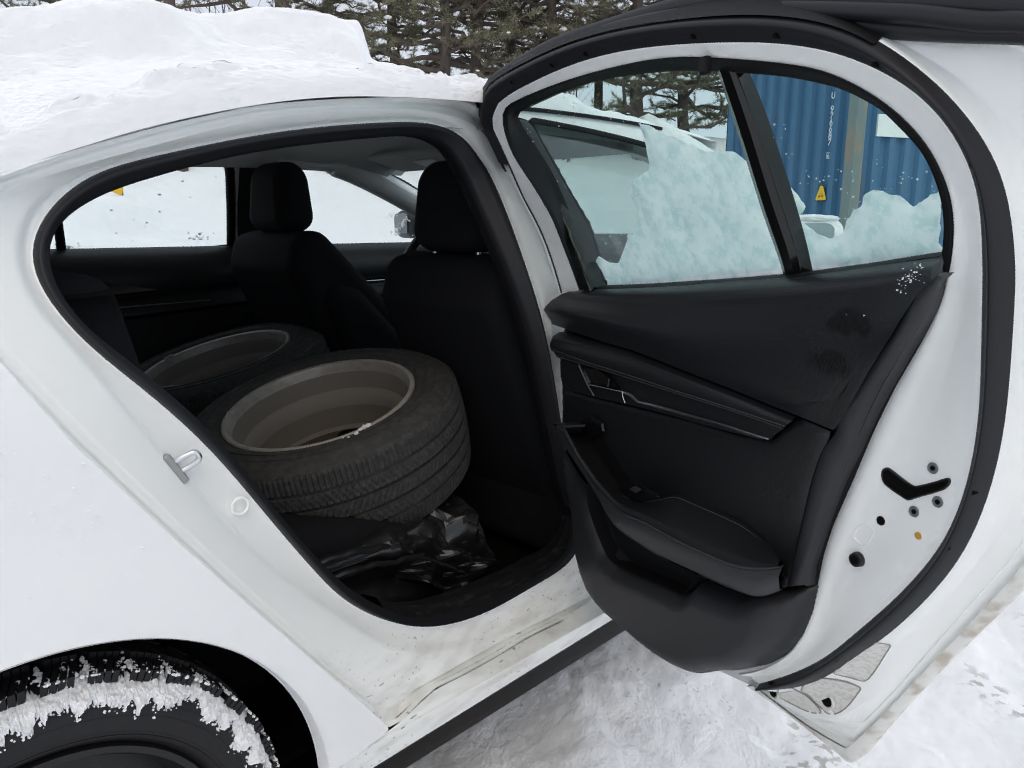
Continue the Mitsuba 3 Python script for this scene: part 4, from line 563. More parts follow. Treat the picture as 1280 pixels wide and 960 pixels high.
part('far_pillar_trim', loft([np.stack([np.array([x0_, x1_]) + dx_, np.full(2, yy), np.full(2, zz)], -1) for zz, yy, dx_ in ((.3, 1.66, .02), (1.0, 1.665, .01), (1.15, 1.61, -.005), (1.31, 1.53, -.02)) for x0_, x1_ in ((1.035, 1.165),)]), 'trim_dark', 30)
# roof-side trim between headliner and far windows
rr = np.linspace(.15, 1.7, 50); za = roof_edge(np.clip(rr, -.9, 1.62))
part('roof_side_trim', loft([np.stack([rr, CW - lean(za) - .06, za + .012], -1), np.stack([rr, CW - lean(za) - .055, za - .006], -1), np.stack([rr, CW - lean(za - .02) - .035, za - .022], -1)]), 'headliner_cloth', 40)
# dash, floor, tunnel, seats
part('dashboard', rbox((.55, 1.40, .30), (2.12, CW / 2, .90), r=.09), 'leather', 40)
sw_ = trimesh.creation.torus(.18, .016, 48, 12, transform=frame_to((1.60, 1.28, .93), (-.9, 0, .45))); part('steering_wheel', sw_, 'leather', True)
part('floor', loft([[(-.2, .10, .27), (-.2, CW - .1, .27)], [(2.3, .10, .25), (2.3, CW - .1, .25)]]), 'carpet', False)
part('firewall', loft([[(2.3, .10, .25), (2.3, CW - .1, .25)], [(2.4, .10, .97), (2.4, CW - .1, .97)]]), 'carpet', False)
part('parcel_shelf', loft([[(.20, .15, 1.0), (.20, CW - .15, 1.0)], [(-.35, .2, .97), (-.35, CW - .2, .97)], [(-.45, .2, .3), (-.45, CW - .2, .3)]]), 'carpet', False)
def seat_block(prof, y0, y1, r=.045):
    s = m3.Manifold.sphere(r, 20)
    P = np.array(prof); pcs = []
    c = P.mean(0); Q = P + (c - P) / np.linalg.norm(c - P, axis=1, keepdims=True) * r
    cs = m3.CrossSection([Q.tolist()]); 
    pts = [(x, y, z) for x, z in Q for y in (y0 + r, y1 - r)]
    tri = None
    hull = m3.Manifold.batch_hull([s.translate([float(v) for v in p]) for p in pts]).to_mesh()
    return trimesh.Trimesh(hull.vert_properties[:, :3], hull.tri_verts, process=False)
part('rear_seat', cat(seat_block([(.14, .30), (.14, .56), (.66, .50), (.78, .46), (.80, .30)], .27, CW - .27, .05), seat_block([(.02, .56), (.24, .56), (.14, 1.02), (.0, 1.02)], .20, CW - .2, .05)), 'seat_cloth', 40)
for nm, yc, dx in (('driver_seat', 1.275, 0.0), ('passenger_seat', .455, -.01)):
    half = .245
    back = seat_block([(.93, .99), (.95, 1.045), (.985, 1.055), (1.03, 1.01), (1.22, .81), (1.37, .68), (1.33, .50), (1.18, .42), (1.09, .62)], yc - half + .03, yc + half - .03, .05)
    bol = seat_block([(1.02, .90), (1.08, .89), (1.31, .67), (1.34, .55), (1.16, .50)], yc - half, yc + half, .05)
    cus = seat_block([(1.10, .36), (1.12, .52), (1.60, .56), (1.66, .50), (1.62, .36)], yc - half, yc + half, .05)
    for m_2 in (back, bol, cus): m_2.apply_translation((dx, 0, -.040 if nm[0] == 'p' else .006))
    k_ = part(nm, cat(back, bol, cus), 'seat_cloth', 40, label='black cloth ' + nm.replace('_', ' '))
    zt = 1.262 if nm[0] == 'd' else 1.222
    hs_ = rbox((.125, .235, .205), r=.055, seg=16); v_ = hs_.vertices; k_t = np.clip((v_[:, 2] + .10) / .205, 0, 1); v_[:, 1] *= 1.04 - .22 * k_t ** 1.6; v_[:, 0] *= 1.06 - .25 * k_t; hs_.vertices = v_ + [1.003, yc, zt - .0985]
    hs_.apply_translation((dx, 0, 0)); k2 = part('headrest', hs_, 'seat_cloth', 40, parent=k_)
    for s_ in (-1, 1): part('post', cyl((.995 + dx, yc + s_ * .075, 1.0), (.995 + dx, yc + s_ * .075, zt - .17), .0062, 12), 'chrome', True, parent=k_)
# ================================================================== OPEN REAR DOOR (door coordinates u, w, z)
DPER = 16
def dloop(n):
    R = spl(D[n][0], anchors=D[n][1], per=DPER)
    if n in ('Lh', 'Lo'): return R
    Q = gaussian_filter1d(R, 2.2, axis=0, mode='nearest'); k = np.clip((np.arange(len(R)) - 1.6 * DPER) / DPER, 0, 1)[:, None]; return R * (1 - k) + Q * k
Lw, Ld, Ls, Lc, Lh, Lo = map(dloop, ('Lw', 'Ld', 'Ls', 'Lc', 'Lh', 'Lo'))
def bt(A, B, t, dw_=0.0): R = A * (1 - t) + B * t; R = R.copy(); R[:, 1] += dw_; return R
Lw0 = Lw.copy(); Lw0[:, 1] -= .02
Lo1 = Lo.copy(); Lo1[:, 1] -= .006
msk = np.clip((np.arange(len(Lw)) - 4.2 * DPER) / (.8 * DPER), 0, 1)
bt_ = lambda t, w: (lambda R: np.stack([R[:, 0], R[:, 1] + w * msk, R[:, 2]], -1))(bt(Lw, Ld, t))
rows = [Lw, bt_(.06, .004), bt_(.13, .0055), bt_(.20, .003), bt_(.30, -.003), bt_(.50, -.004), bt_(.66, -.0015), bt_(.9, .000), Ld, Ls, bt(Ls, Lc, .3, -.007), bt(Ls, Lc, .65, -.006), Lc, bt(Lc, Lh, .2, -.001), bt(Lc, Lh, .55, -.006), bt(Lc, Lh, .62, -.001), bt(Lc, Lh, .8, -.002), bt(Lc, Lh, .92, -.006), Lh]
DOOR = part('rear_door', loft([dw(r) for r in rows]), 'paint_jamb', 30, label='open white rear door seen from its inner side')
def dpart(name, mesh, bsdf, smooth=35, **lab): return part(name, mesh, bsdf, smooth, parent=DOOR, **lab)
from scipy.interpolate import LinearNDInterpolator
_sh = np.vstack(rows); _shell = LinearNDInterpolator(_sh[:, [0, 2]], _sh[:, 1])
def shell_w(u, z): return np.nan_to_num(_shell(np.asarray(u), np.asarray(z)), nan=.07)
hb = slice(4 * DPER + 4, None)
dpart('hem', loft([dw(r[hb]) for r in (bt(Lh, Lo, 0, .0035), bt(Lh, Lo, .5, .006), bt(Lh, Lo, .94, .004), Lo, Lo1)]), 'paint_hem', 30, label='grimy folded edge of the open door')
# outer skin (faces the front of the car while the door is open), with its window
sk = np.vstack([Lo[DPER:], [[.25, 0, .30], [-.01, .0, .29], [-.02, 0, .6], [-.03, .03, .95], [-.12, .14, 1.15]]])
G = dloop('G') if False else spl(D['G'][0], anchors=D['G'][1], per=DPER)
wnd = G[:, [0, 2]]
def outer(p, d): return dw(np.stack([p[:, 0], lean(p[:, 1]) - .004 - .006 * np.clip(d / .1, 0, 1), p[:, 1]], -1))
wp_ = sg.Polygon(wnd).buffer(0); hole = shapely.union_all([shapely.affinity.translate(wp_, a * .05, b * .028) for a, b in ((0, 0), (-1, 0), (0, 1), (-1, 1), (-.5, .5), (-.5, 1))]); skp = sg.Polygon(sk[:, [0, 2]]).buffer(0).difference(hole.buffer(0))
skp = max(getattr(skp, 'geoms', [skp]), key=lambda g: g.area)
dpart('outer_skin', fill(list(skp.exterior.coords)[:-1], .04, outer, [list(r.coords)[:-1] for r in skp.interiors]), 'paint', 40)
# weatherstrip
def dseal(A, B, h, m=9):
    out = []
    for k in range(m):
        t = k / (m - 1); R = A * (1 - t) + B * t; R = R.copy()
        R[:, 1] += h * (0.35 * math.sin(math.pi * min(t / .3, 1) * .5) if t < .3 else 0.35 + .65 * math.sin(math.pi * (t - .3) / .7) - .35 * (t - .3) / .7)
        out.append(R)
    return out
ws = [r[DPER - 4:] for r in dseal(Ld, Ls, .020)]
dpart('weatherstrip', loft([dw(r) for r in ws]), 'rubber', 70, label='wide black weatherstrip round the open door')
for h in D['holes']:
    h = np.array(h); dpart('strip_hole', cyl(dw(h + [0, -.006, 0]), dw(h + [0, .002, 0]), .0022, 10), 'void_black', 40)
# window rubber between the white frame and the glass
GG = spl(D['G'][0], anchors=D['G'][1], per=DPER); LW = Lw[:5 * DPER + 1]
GGi = GG.copy(); GGi[:, 1] -= .012
dpart('window_rubber', loft([dw(r) for r in (bt(LW, GG, 0, -.006), bt(LW, GG, 0, .0025), bt(LW, GG, .06, .005), bt(LW, GG, .4, .0045), bt(LW, GG, .55, .0), bt(LW, GG, .9, .001), GG, GGi)]), 'rubber_flat', 50)
dl_, dm_, dm2, dr_ = (spl(D[n], 20) for n in ('div_l', 'div_m', 'div_m2', 'div_r'))
low_ = lambda R, k: R + [0, -k, 0]
dpart('window_divider', loft([dw(r) for r in (low_(dl_, .016), dl_, bt(dl_, dm_, .55, .006), dm_, low_(bt(dm_, dm2, .5), .006), dm2, bt(dm2, dr_, .4, .004), dr_, low_(dr_, .004))]), 'gloss_black', 30, label='black divider bar between the two door panes')
bh, bl_ = spl(D['belt_hi'], 40), spl(D['belt_lo'], 40)
dpart('belt_seal', loft([dw(r) for r in (low_(bh, .012), bh, bt(bh, bl_, .5, .0025), bl_, low_(bl_, .01))]), 'rubber_flat', 50)
q1 = [tuple(v) for v in GG[:, [0, 2]]]
gl = fill(q1, .05, lambda p, d: dw(np.stack([p[:, 0], lean(p[:, 1]) + .018, p[:, 1]], -1)))
divx = lambda z: np.interp(z, dm_[::-1, 2], dm_[::-1, 0])
poly = sg.Polygon(q1).buffer(0)
left_half = sg.Polygon([(-1, .5), (divx(.5) - .004, .5)] + [(divx(z) - .004, z) for z in np.linspace(.95, 1.3, 8)] + [(divx(1.5) - .004, 1.5), (-1, 1.5)])
for nm, gpol in (('window_pane', poly.intersection(left_half)), ('quarter_pane', poly.difference(left_half))):
    if gpol.geom_type != 'Polygon': gpol = max(gpol.geoms, key=lambda g: g.area)
    pts_ = list(gpol.exterior.coords)[:-1]
    dpart(nm, fill(pts_, .05, lambda p, d: dw(np.stack([p[:, 0], lean(p[:, 1]) + .018, p[:, 1]], -1))), 'door_glass', False)
# rubber strips along the top edge
for nm, r_ in (('strip_a', .011), ('strip_b', .0085), ('strip_c', .0085)):
    dpart('top_strip', tube(dw(spl(D[nm], 70)), r_, 10), 'rubber', True)
sa, sb_, sc = (spl(D[n], 70) for n in ('strip_a', 'strip_b', 'strip_c'))
tc = slice(DPER - 5, 3 * DPER + 8)
dpart('top_channel', loft([dw((r + [0, .007, 0])[tc]) for r in (Lo, Lh, bt(Lh, Lc, .5), Lc, bt(Lc, Ls, .5), Ls, bt(Ls, Ld, .06, .004))]), 'rubber_flat', 40)
k0 = 22; sc2 = sc; dpart('top_lip', loft([dw(r[k0 - 22:]) for r in (np.array(sb_) + [0, -.010, 0], sc2 + [0, -.003, .006], sc2 + [0, .002, -.003], sc2 + [0, -.012, -.004])]), 'rubber_flat', 40)
cp = np.array(D['clip']).mean(0); c_ = rbox((.013, .010, .019), r=.003); M = np.eye(4); M[:3, 0] = UD; M[:3, 1] = WD; M[:3, 3] = dw(cp); c_.apply_transform(M); dpart('frame_clip', c_, 'rubber_flat', 40)
# --- trim panel
def P_(n, k=60): return spl(D[n], k)
def drop(R, w=.05): return R + [0, -w, 0]
dpart('trim_panel', fill(np.array(D['back'])[:, [0, 2]], .03, lambda p, d: dw(np.stack([p[:, 0], lean(p[:, 1]) + .074 + .008 * rnd(d, .01), p[:, 1]], -1)), rings=(0, .004, .01)), 'trim_dark', 40)
p0, p1, p2, p3 = (P_('pad%d' % k) for k in range(4))
padrows = [drop(p0, .03), p0, bt(p0, p1, .35, .010), bt(p0, p1, .7, .008), p1, bt(p1, p2, .35, .006), bt(p1, p2, .75, .004), p2, bt(p2, p3, .25, .0), bt(p2, p3, .8, -.002), p3, drop(p3, .03)]
scene['leather_wet'] = {'type': 'twosided', 'bsdf': {'type': 'bumpmap', 'scale': 0.0006, 'tex': proc(grain), 'bsdf': dict(type='principled', base_color=proc(wet_leather), roughness=0.42, specular=0.5)}}
def capped(rows):
    """loft with rounded end at its front (low u) side"""
    R = [np.vstack([[r[0] + [.012, -.05, 0]], r]) for r in rows]; return loft([dw(r) for r in R])
dpart('belt_pad', capped(padrows), 'leather_wet', 40, label='soft black pad below the window with wet smears')
b0, b1, b2, b3, i1, i2 = (P_(n) for n in ('bol0', 'bol1', 'bol2', 'bol3', 'ins1', 'ins2'))
dpart('bolster', capped([drop(b0, .03), b0, bt(b0, b1, .5, .006), b1, bt(b1, b2, .5, .002), b2, bt(b2, b3, .3, .0015), bt(b2, b3, .42, -.001), bt(b2, b3, .6, .0015), b3, drop(b3, .003), i1 + [0, .0, 0], i2, drop(i2, .03)]), 'leather', 35, label='stitched black bolster across the door panel')
for nm in ('stitch1', 'stitch2'):
    L = P_(nm, 300); seg = []
    for k in range(0, 299, 3): seg.append(tube(dw(L[k:k + 3] + [0, .0012, 0]), .00075, 5))
    dpart('stitching', cat(*seg), 'stitch_thread', True, kind='stuff', label='row of grey stitches on the bolster')
ch = P_('chrome', 80)
dpart('chrome_strip', tube(dw(ch), np.interp(np.linspace(0, 1, 80), [0, .18, .3, .5, .9, 1], [.0015, .0015, .0025, .0035, .0020, .001]), 10), 'chrome', True, label='thin chrome strip by the inner door handle')
dpart('handle_rim', tube(dw(P_('chrome_end', 12)), .0016, 8), 'screw_metal', True)
dpart('handle_rim', tube(dw(P_('chrome_tick', 8)), .0012, 8), 'chrome', True)
hc = np.array(D['handle_cup'])
dpart('handle_cup', fill(hc[:, [0, 2]], .006, lambda p, d: dw(np.stack([p[:, 0], .116 - .010 * rnd(d, .012), p[:, 1]], -1)), rings=(0, .003, .006, .012)), 'gloss_black', 40)
hp = rbox((.050, .006, .018), r=.0028); M = np.eye(4); M[:3, 0] = UD; M[:3, 1] = WD; hp.apply_transform(rot([0, 1, 0], 14)); M[:3, 3] = dw(hc.mean(0) + [.01, .006, .004]); hp.apply_transform(M); dpart('inner_handle', hp, 'gloss_black', 40)
dpart('mid_panel', fill(np.array(D['mid'])[:, [0, 2]], .02, lambda p, d: dw(np.stack([p[:, 0], .094 + .004 * rnd(d, .01), p[:, 1]], -1)), rings=(0, .004, .01)), 'leather', 40)
u0, u1, u2, u3 = (P_('sur%d' % k) for k in range(4))
surr = [drop(u0, .02), u0, bt(u0, u1, .5, .004), u1, bt(u1, u2, .5, .001), u2, bt(u2, u3, .35, .010), bt(u2, u3, .7, .006), u3, drop(u3, .012)]
dpart('edge_trim', loft([dw(r) for r in surr]), 'trim_plastic', 50, label='dark grey trim along the rear edge of the door panel')
a0, a1, a2, a3, a4 = (P_('arm_' + k) for k in ('back', 'rdg', 'seam', 'low', 'und'))
rl_ = np.clip(1 - np.linspace(0, 1, 60) / .42, 0, 1) ** .7
def bulg(t, w, wr): R = bt(a0, a1, t, w); R[:, 1] += wr * rl_; return R
arm = [drop(a0, .012), a0, bulg(.12, .002, .012), bulg(.3, .002, .020), bulg(.5, .004, .020), bulg(.7, .007, .014), bulg(.9, .007, .004), a1 + [0, .003, 0], bt(a1, a2, .5, .006), a2, a2 + [0, -.003, -.001]]
dpart('armrest', capped(arm), 'leather', 45, label='curved black armrest with a pull grip')
dpart('armrest_lip', capped([a2 + [0, -.004, .002], a2 + [0, -.001, -.002], bt(a2, a3, .4, .003), a3, bt(a3, a4, .3, -.004), a4]), 'trim_plastic', 45)
AS = a0[20:] + [0, .004, .0]
dpart('armrest_stitching', cat(*[tube(dw(bt(a0, a1, .06, .0035)[22:59][k:k + 2]), .0007, 5) for k in range(0, 36)]), 'stitch_thread', True, kind='stuff')
dpart('edge_bead', tube(dw(Ld[:DPER - 2] + [-.001, .001, 0]), .0017, 6), 'rubber', True)
def plate_(n, w, h, bsdf, name, r=.004, **lab):
    Q = np.array(D[n]); dpart(name, fill(Q[:, [0, 2]], .005, lambda p, d: dw(np.stack([p[:, 0], w + h * rnd(d, r), p[:, 1]], -1)), rings=(0, r / 2, r)), bsdf, 40, **lab)
def plane_plate(n, off, bsdf, name, **lab):
    """small plate lying on the sloping armrest top"""
    Q = np.array(D[n]); A = np.c_[Q[:, 0], Q[:, 2], np.ones(len(Q))]
    allp = np.vstack([a0[15:45], a1[15:45]]); co = np.linalg.lstsq(np.c_[allp[:, 0], allp[:, 2], np.ones(len(allp))], allp[:, 1], rcond=None)[0]
    dpart(name, fill(Q[:, [0, 2]], .005, lambda p, d: dw(np.stack([p[:, 0], p[:, 0] * co[0] + p[:, 1] * co[1] + co[2] + off + .002 * rnd(d, .003), p[:, 1]], -1)), rings=(0, .003)), bsdf, 40, **lab)
plane_plate('switch_rec', .010, 'gloss_black', 'switch_panel', label='gloss black window switch panel in the armrest')
plane_plate('switch', .016, 'trim_plastic', 'window_switch')
plate_('cup', .104, .004, 'gloss_black', 'grip_cup')
plate_('groove', .098, .001, 'trim_dark', 'grip_groove')
# lower panel with map pocket
fc = np.array(D['facet']); lowp = np.array(D['low'])[:, [0, 2]]; pk = np.array(D['pocket'])[:, [0, 2]]
def fac(u, z): return u - np.interp(z, fc[::-1, 2], fc[::-1, 0])
def lowfn(p, d):
    f = np.clip(fac(p[:, 0], p[:, 1]), 0, 1)
    front = np.clip((p[:, 0] - .02) / .12, 0, 1)
    dp = shapely.distance(shapely.points(p), shapely.get_exterior_ring(sg.Polygon(pk)))
    return dw(np.stack([p[:, 0], .088 + .040 * rnd(d, .030) * (.55 + .45 * front) - .46 * f - .006 * np.exp(-(dp / .012) ** 2), p[:, 1]], -1))
dpart('lower_panel', fill(lowp, .012, lowfn, [pk], rings=(0, .002, .006, .012, .02, .03)), 'trim_plastic', 50, label='dark grey lower door panel with a map pocket')
pko = np.array(D['pocket']); pkr = spl(np.vstack([pko, pko[:1]]), 80); pkr[:, 1] = .118
pc_ = pkr.mean(0); pin = pkr.copy(); pin[:, 1] = .088; pin2 = pkr * .9 + pc_ * .1; pin2[:, 1] = .084; ctr = np.tile([pc_[0], .083, pc_[2]], (80, 1))
dpart('map_pocket', loft([dw(r) for r in (pkr, pin, pin2, ctr)]), 'pocket_black', 30)
# --- inner shell details: latch, screws, plugs, panels
lt = np.array(D['latch'])
dpart('latch', fill(lt[:, [0, 2]], .003, lambda p, d: dw(np.stack([p[:, 0], shell_w(p[:, 0], p[:, 1]) + .0005 + .003 * np.exp(-((d - .0012) / .0010) ** 2), p[:, 1]], -1)), rings=(0, .0008, .0016, .0028)), 'void_black', 40, label='black boomerang shaped latch slot')
lt_ = spl(np.vstack([lt, lt[:1]]), 90); lt_[:, 1] = shell_w(lt_[:, 0], lt_[:, 2]) + .001; dpart('latch_lip', tube(dw(lt_), .0015, 6, True), 'gloss_black', True)
def disc(c, r, h, bsdf, name, r1=None, base=0.0, **lab):
    c = np.array(c); w = float(shell_w(c[0], c[2])) + base; dpart(name, cyl(dw([c[0], w - .004, c[2]]), dw([c[0], w + h, c[2]]), r, 20, r1), bsdf, 40, **lab)
    return w + h
for s_ in D['screws']:
    w = disc(s_, .0064, .0012, 'screw_metal', 'screw', .0060); disc(s_, .0028, .0018, 'void_black', 'screw_socket')
    c = np.array(s_); dpart('screw_washer', trimesh.creation.torus(.0054, .0010, 24, 8, transform=frame_to(dw([c[0], w, c[2]]), WD)), 'screw_metal', True)
disc(D['drain'][0], .0056, .0008, 'void_black', 'drain_hole')
w = disc(D['plug_b'][0], .0100, .007, 'rubber', 'bump_stop', .0085); disc(D['plug_b'][0], .0055, .0078, 'void_black', 'bump_stop_socket')
disc(D['gold'][0], .0042, .001, 'gold_seal', 'sealant_dot', label='small golden dot on the white door shell')
for n in ('bp1', 'bp2', 'bp3'):
    Q = np.array(D[n])
    dpart('salt_panel', fill(Q[:, [0, 2]], .006, lambda p, d: dw(np.stack([p[:, 0], shell_w(p[:, 0], p[:, 1]) + .0012, p[:, 1]], -1)), rings=(0, .002, .004)), 'paint_salty', 40, label='grey salt crusted recess at the foot of the door')
    L = spl(np.vstack([Q, Q[:1]]), 60); L[:, 1] = shell_w(L[:, 0], L[:, 2]) + .0012; dpart('recess_line', tube(dw(L), .0008, 6, True), 'grime_line', True)
for n, r_ in (('drain2', .0080), ('drain3', .0065)):
    c = np.array(D[n][0]); w = disc(c, r_, .0024, 'void_black', 'drain_plug'); dpart('drain_rim', trimesh.creation.torus(r_ + .003, .0024, 28, 8, transform=frame_to(dw([c[0], w - .002, c[2]]), WD)), 'paint_salty', True)
e = spl(np.vstack([np.array(D['emb']), np.array(D['emb'])[:1]]), 40); e[:, 1] = shell_w(e[:, 0], e[:, 2]); dpart('embossed_mark', tube(dw(e), .0011, 6, True), 'paint_jamb', True)
# ================================================================== THINGS IN THE CAR
def loose_wheel(key, c, n, spin, label, R=.213):
    M = frame_to(c, n) @ rot([0, 0, 1], spin)
    labels[key] = {'label': label, 'category': 'wheel', 'group': 'loose wheels on the rear seat'}
    t = [(R - .008, -.185, 0), (R + .010, -.203, 0), (.255, -.216, 0), (.288, -.208, 0), (.300, -.197, 0)]
    for kind, a, b in ((1, -.192, -.156), (2, -.147, -.120), (3, -.111, -.084), (2, -.075, -.050), (1, -.041, -.012)):
        t += [(.3055 + .0065 * (1 - ((z + .102) / .090) ** 2), z, kind) for z in np.linspace(a, b, 5)]
        if b < -.03: t += [(.3035, b + .0012, 0), (.3035, b + .0078, 0)]
    t += [(.3035, -.010, 1), (.300, -.007, 0)]
    t = np.array(t); ns = 900; ang = np.linspace(0, 2 * np.pi, ns + 1); col = np.arange(ns + 1)
    RR = np.repeat(t[:, :1], ns + 1, 1); ZZ = np.repeat(t[:, 1:2], ns + 1, 1)
    for r_ in range(len(t)):
        kd = int(t[r_, 2]); sh = {0: 0, 1: 0, 2: 260 * t[r_, 1], 3: -260 * t[r_, 1]}[kd]
        per, dep = {0: (10, 0), 1: (5.0, .0030), 2: (6, .0026), 3: (6, .0026)}[kd]
        RR[r_] -= dep * (((col + sh) % per) < 1.2)
    tread_rows = np.stack([RR * np.cos(ang), RR * np.sin(ang), ZZ], -1)
    side = [(.300, -.008), (.297, -.004), (.288, .001), (.272, .009), (.252, .013), (R + .022, .013), (R + .012, .009), (R + .006, .003), (R - .004, -.004)]
    tm2 = loft(tread_rows); tm2.apply_transform(M); add(key + '__tread', tm2, 'tyre_wall', 28)
    sm, _ = revolve(spl([(a, b, 0) for a, b in side], 40)[:, :2], 160); sm.apply_transform(M); add(key + '__sidewall', sm, 'tyre_wall', 60)
    rings = [(.2995, -.010, .0010), (.262, .0125, .0012), (.244, .0145, .0012), (R + .013, .0095, .0012)]
    rm_ = cat(*[trimesh.creation.torus(a, c_, 120, 6, transform=M @ trimesh.transformations.translation_matrix([0, 0, b])) for a, b, c_ in rings]); add(key + '__bead_line', rm_, 'tyre_wall', True)
    rp_ = [(R - .002, -.014), (R + .001, -.002), (R + .001, .004), (R - .003, .0065), (R - .010, .0045), (R - .014, -.004), (R - .016, -.016), (R - .017, -.018)]
    rr_, _ = revolve(rp_, 160); rr_.apply_transform(M); add(key + '__rim', rr_, 'rim_brown', 35)
    bd_, _ = revolve([(R - .017, -.018), (R - .021, -.028), (R - .026, -.050), (R - .028, -.058)], 160); bd_.apply_transform(M); add(key + '__rim__barrel', bd_, 'barrel_brown', 35)
    bs_, _ = revolve([(R - .028, -.058), (R - .036, -.070), (R - .041, -.084), (R - .042, -.098)], 160); bs_.apply_transform(M); add(key + '__rim__step', bs_, 'barrel_mid', 50)
    bd_, _ = revolve([(R - .042, -.098), (R - .043, -.150), (R - .052, -.158)], 160); bd_.apply_transform(M); add(key + '__rim__barrel_001', bd_, 'barrel_brown', 35)
    hd_, _ = revolve([(R - .052, -.1578), (R - .075, -.160), (.09, -.150), (.078, -.135), (.036, -.135), (.034, -.15)], 120); hd_.apply_transform(M); add(key + '__rim__hub_disc', hd_, 'hub_brown', 35)
    for k in range(5):
        a = math.radians(72 * k); p = np.array([.118 * math.cos(a), .118 * math.sin(a), -.1575])
        o = fill([(-.028, -.030), (.028, -.030), (.034, .020), (.02, .034), (-.02, .034), (-.034, .020)], .012, lambda q, d: np.stack([q[:, 0], q[:, 1], 0 * d], -1)); o.apply_transform(rot([0, 0, 1], 72 * k - 90)); o.apply_translation(p + [0, 0, .003]); o.apply_transform(M)
        add(key + '__rim__spoke_gap' + ('' if not k else f'_{k:03d}'), o, 'void_black', False)
    w = rbox((.030, .004, .012), (0, R - .008, .006), r=.0018); w.apply_transform(M @ rot([0, 0, 1], 8)); add(key + '__balance_weight', w, 'rim_brown', 40)
    return M
MA = loose_wheel('loose_wheel', (.683, .576, .698), (-.273, -.054, .961), 40, 'bare brown rimmed wheel lying nearest the open door on the rear seat')
loose_wheel('loose_wheel_001', (.755, 1.243, .706), (-.263, .021, .965), 10, 'bare wheel lying on the far side of the rear seat behind the other')
labels['loose_wheel_001'].pop('group'); labels['loose_wheel'].pop('group')
rng = np.random.default_rng(11)
def crumbs(n, pos, r0, r1, seed=0, flat=.7):
    g = np.random.default_rng(seed); out = []
    for k in range(n):
        s = trimesh.creation.icosphere(1, 1.0); s.vertices *= (0.75 + .5 * g.random((len(s.vertices), 1))) * (r0 + (r1 - r0) * g.random() ** 2) * [1, 1, flat]
        s.apply_transform(rot([0, 0, 1], g.random() * 360)); s.apply_translation(pos[k % len(pos)] + (g.normal(0, 1, 3) * .0 if k < len(pos) else g.normal(0, .006, 3))); out.append(s)
    return cat(*out)
def on_wheel(a, r, h): return (MA @ np.array([r * math.cos(a), r * math.sin(a), h, 1]))[:3]
aim = math.atan2(*((np.linalg.inv(MA[:3, :3]) @ (np.array(CAM) - MA[:3, 3]))[[1, 0]]))
cpos = [on_wheel(aim + .28 + .05 * k, .216 + .004 * (k % 2), .008) for k in range(3)] + [on_wheel(aim + .30 + d, r, .012) for d, r in ((.02, .222), (-.09, .235), (-.16, .238), (-.16, .246), (-.20, .23), (-.26, .243), (.0, .24))]
add('snow_crumbs', crumbs(26, cpos[:3] * 3 + cpos, .0015, .0065, 2), 'snow', False, label='few snow crumbs on the rim of the nearest loose wheel', category='snow', kind='stuff')

# black plastic bag under the wheel: crumpled sheet
def bag_fn():
    n = 58; uu, vv = np.meshgrid(np.linspace(0, 1, n), np.linspace(0, 1, n), indexing='ij')
    x = .40 + .49 * uu; q = np.clip(vv / .5, 0, 1); dn = np.clip((vv - .45) / .55, 0, 1)
    zlow = .455 - .13 * np.clip((uu - .35) / .4, 0, 1)
    y = .62 - .36 * q - .03 * np.sin(np.pi * dn); z = .50 - .01 * uu - (.50 - zlow) * dn ** 1.3
    z = z - .10 * np.clip((uu - .93) / .07, 0, 1) * (1 - dn)
    P = np.stack([x, y, z], -1); fold = lambda p: np.abs(meshkit.fbm(p, 3, 4) - .5) * 2
    w = .25 + .95 * np.clip((uu - .30) / .25, 0, 1)
    d = (fold(P * 8.5) * .085 + fold(P * 19 + 3) * .034 - .02) * w
    P[..., 1] -= d * (.35 + .65 * dn); P[..., 2] += d * (1 - .75 * dn); P[..., 0] += .25 * d
    return P
add('plastic_bag', loft(bag_fn()), 'bag_plastic', 14, label='crumpled black plastic bag under the nearest loose wheel', category='bag')
b_ = m3.Manifold.batch_hull([m3.Manifold.sphere(r, 40).translate(p) for r, p in ((.06, (.42, .31, .385)), (.075, (.58, .30, .355)), (.05, (.72, .31, .33)))]).refine_to_length(.012).to_mesh()
b_ = trimesh.Trimesh(b_.vert_properties[:, :3], b_.tri_verts, process=True); b_.vertices += b_.vertex_normals * ((meshkit.fbm(b_.vertices * 14, 3, 6) - .5) * .018)[:, None]
add('plastic_bag__bulge', b_, 'bag_plastic', True)
for k, (pts_, r_) in enumerate((([(.405, .225, .500), (.46, .215, .512), (.53, .213, .508), (.60, .215, .497), (.655, .225, .485)], .007), ([(.400, .215, .472), (.45, .205, .485), (.52, .20, .482), (.60, .202, .470), (.67, .21, .455)], .0065), ([(.66, .205, .456), (.72, .20, .420), (.77, .20, .385)], .004))):
    p_ = spl(pts_, 40); g_ = (meshkit.fbm(p_ * 40 + k, 3, k) - .5) * .012; p_[:, 2] += g_
    add('plastic_bag__fold' + ('' if not k else f'_{k:03d}'), tube(p_, r_ * (.5 + .9 * meshkit.fbm(p_ * 30, 2, 9)), 8), 'bag_plastic', 30)
cb = rbox((.16, .14, .05), r=.003); cb.apply_transform(rot([0, 0, 1], 20)); cb.apply_translation((1.14, .80, .70)); add('grey_box', cb, 'cardboard_grey', 40, label='pale grey box between the front seats behind the wheel', category='box')

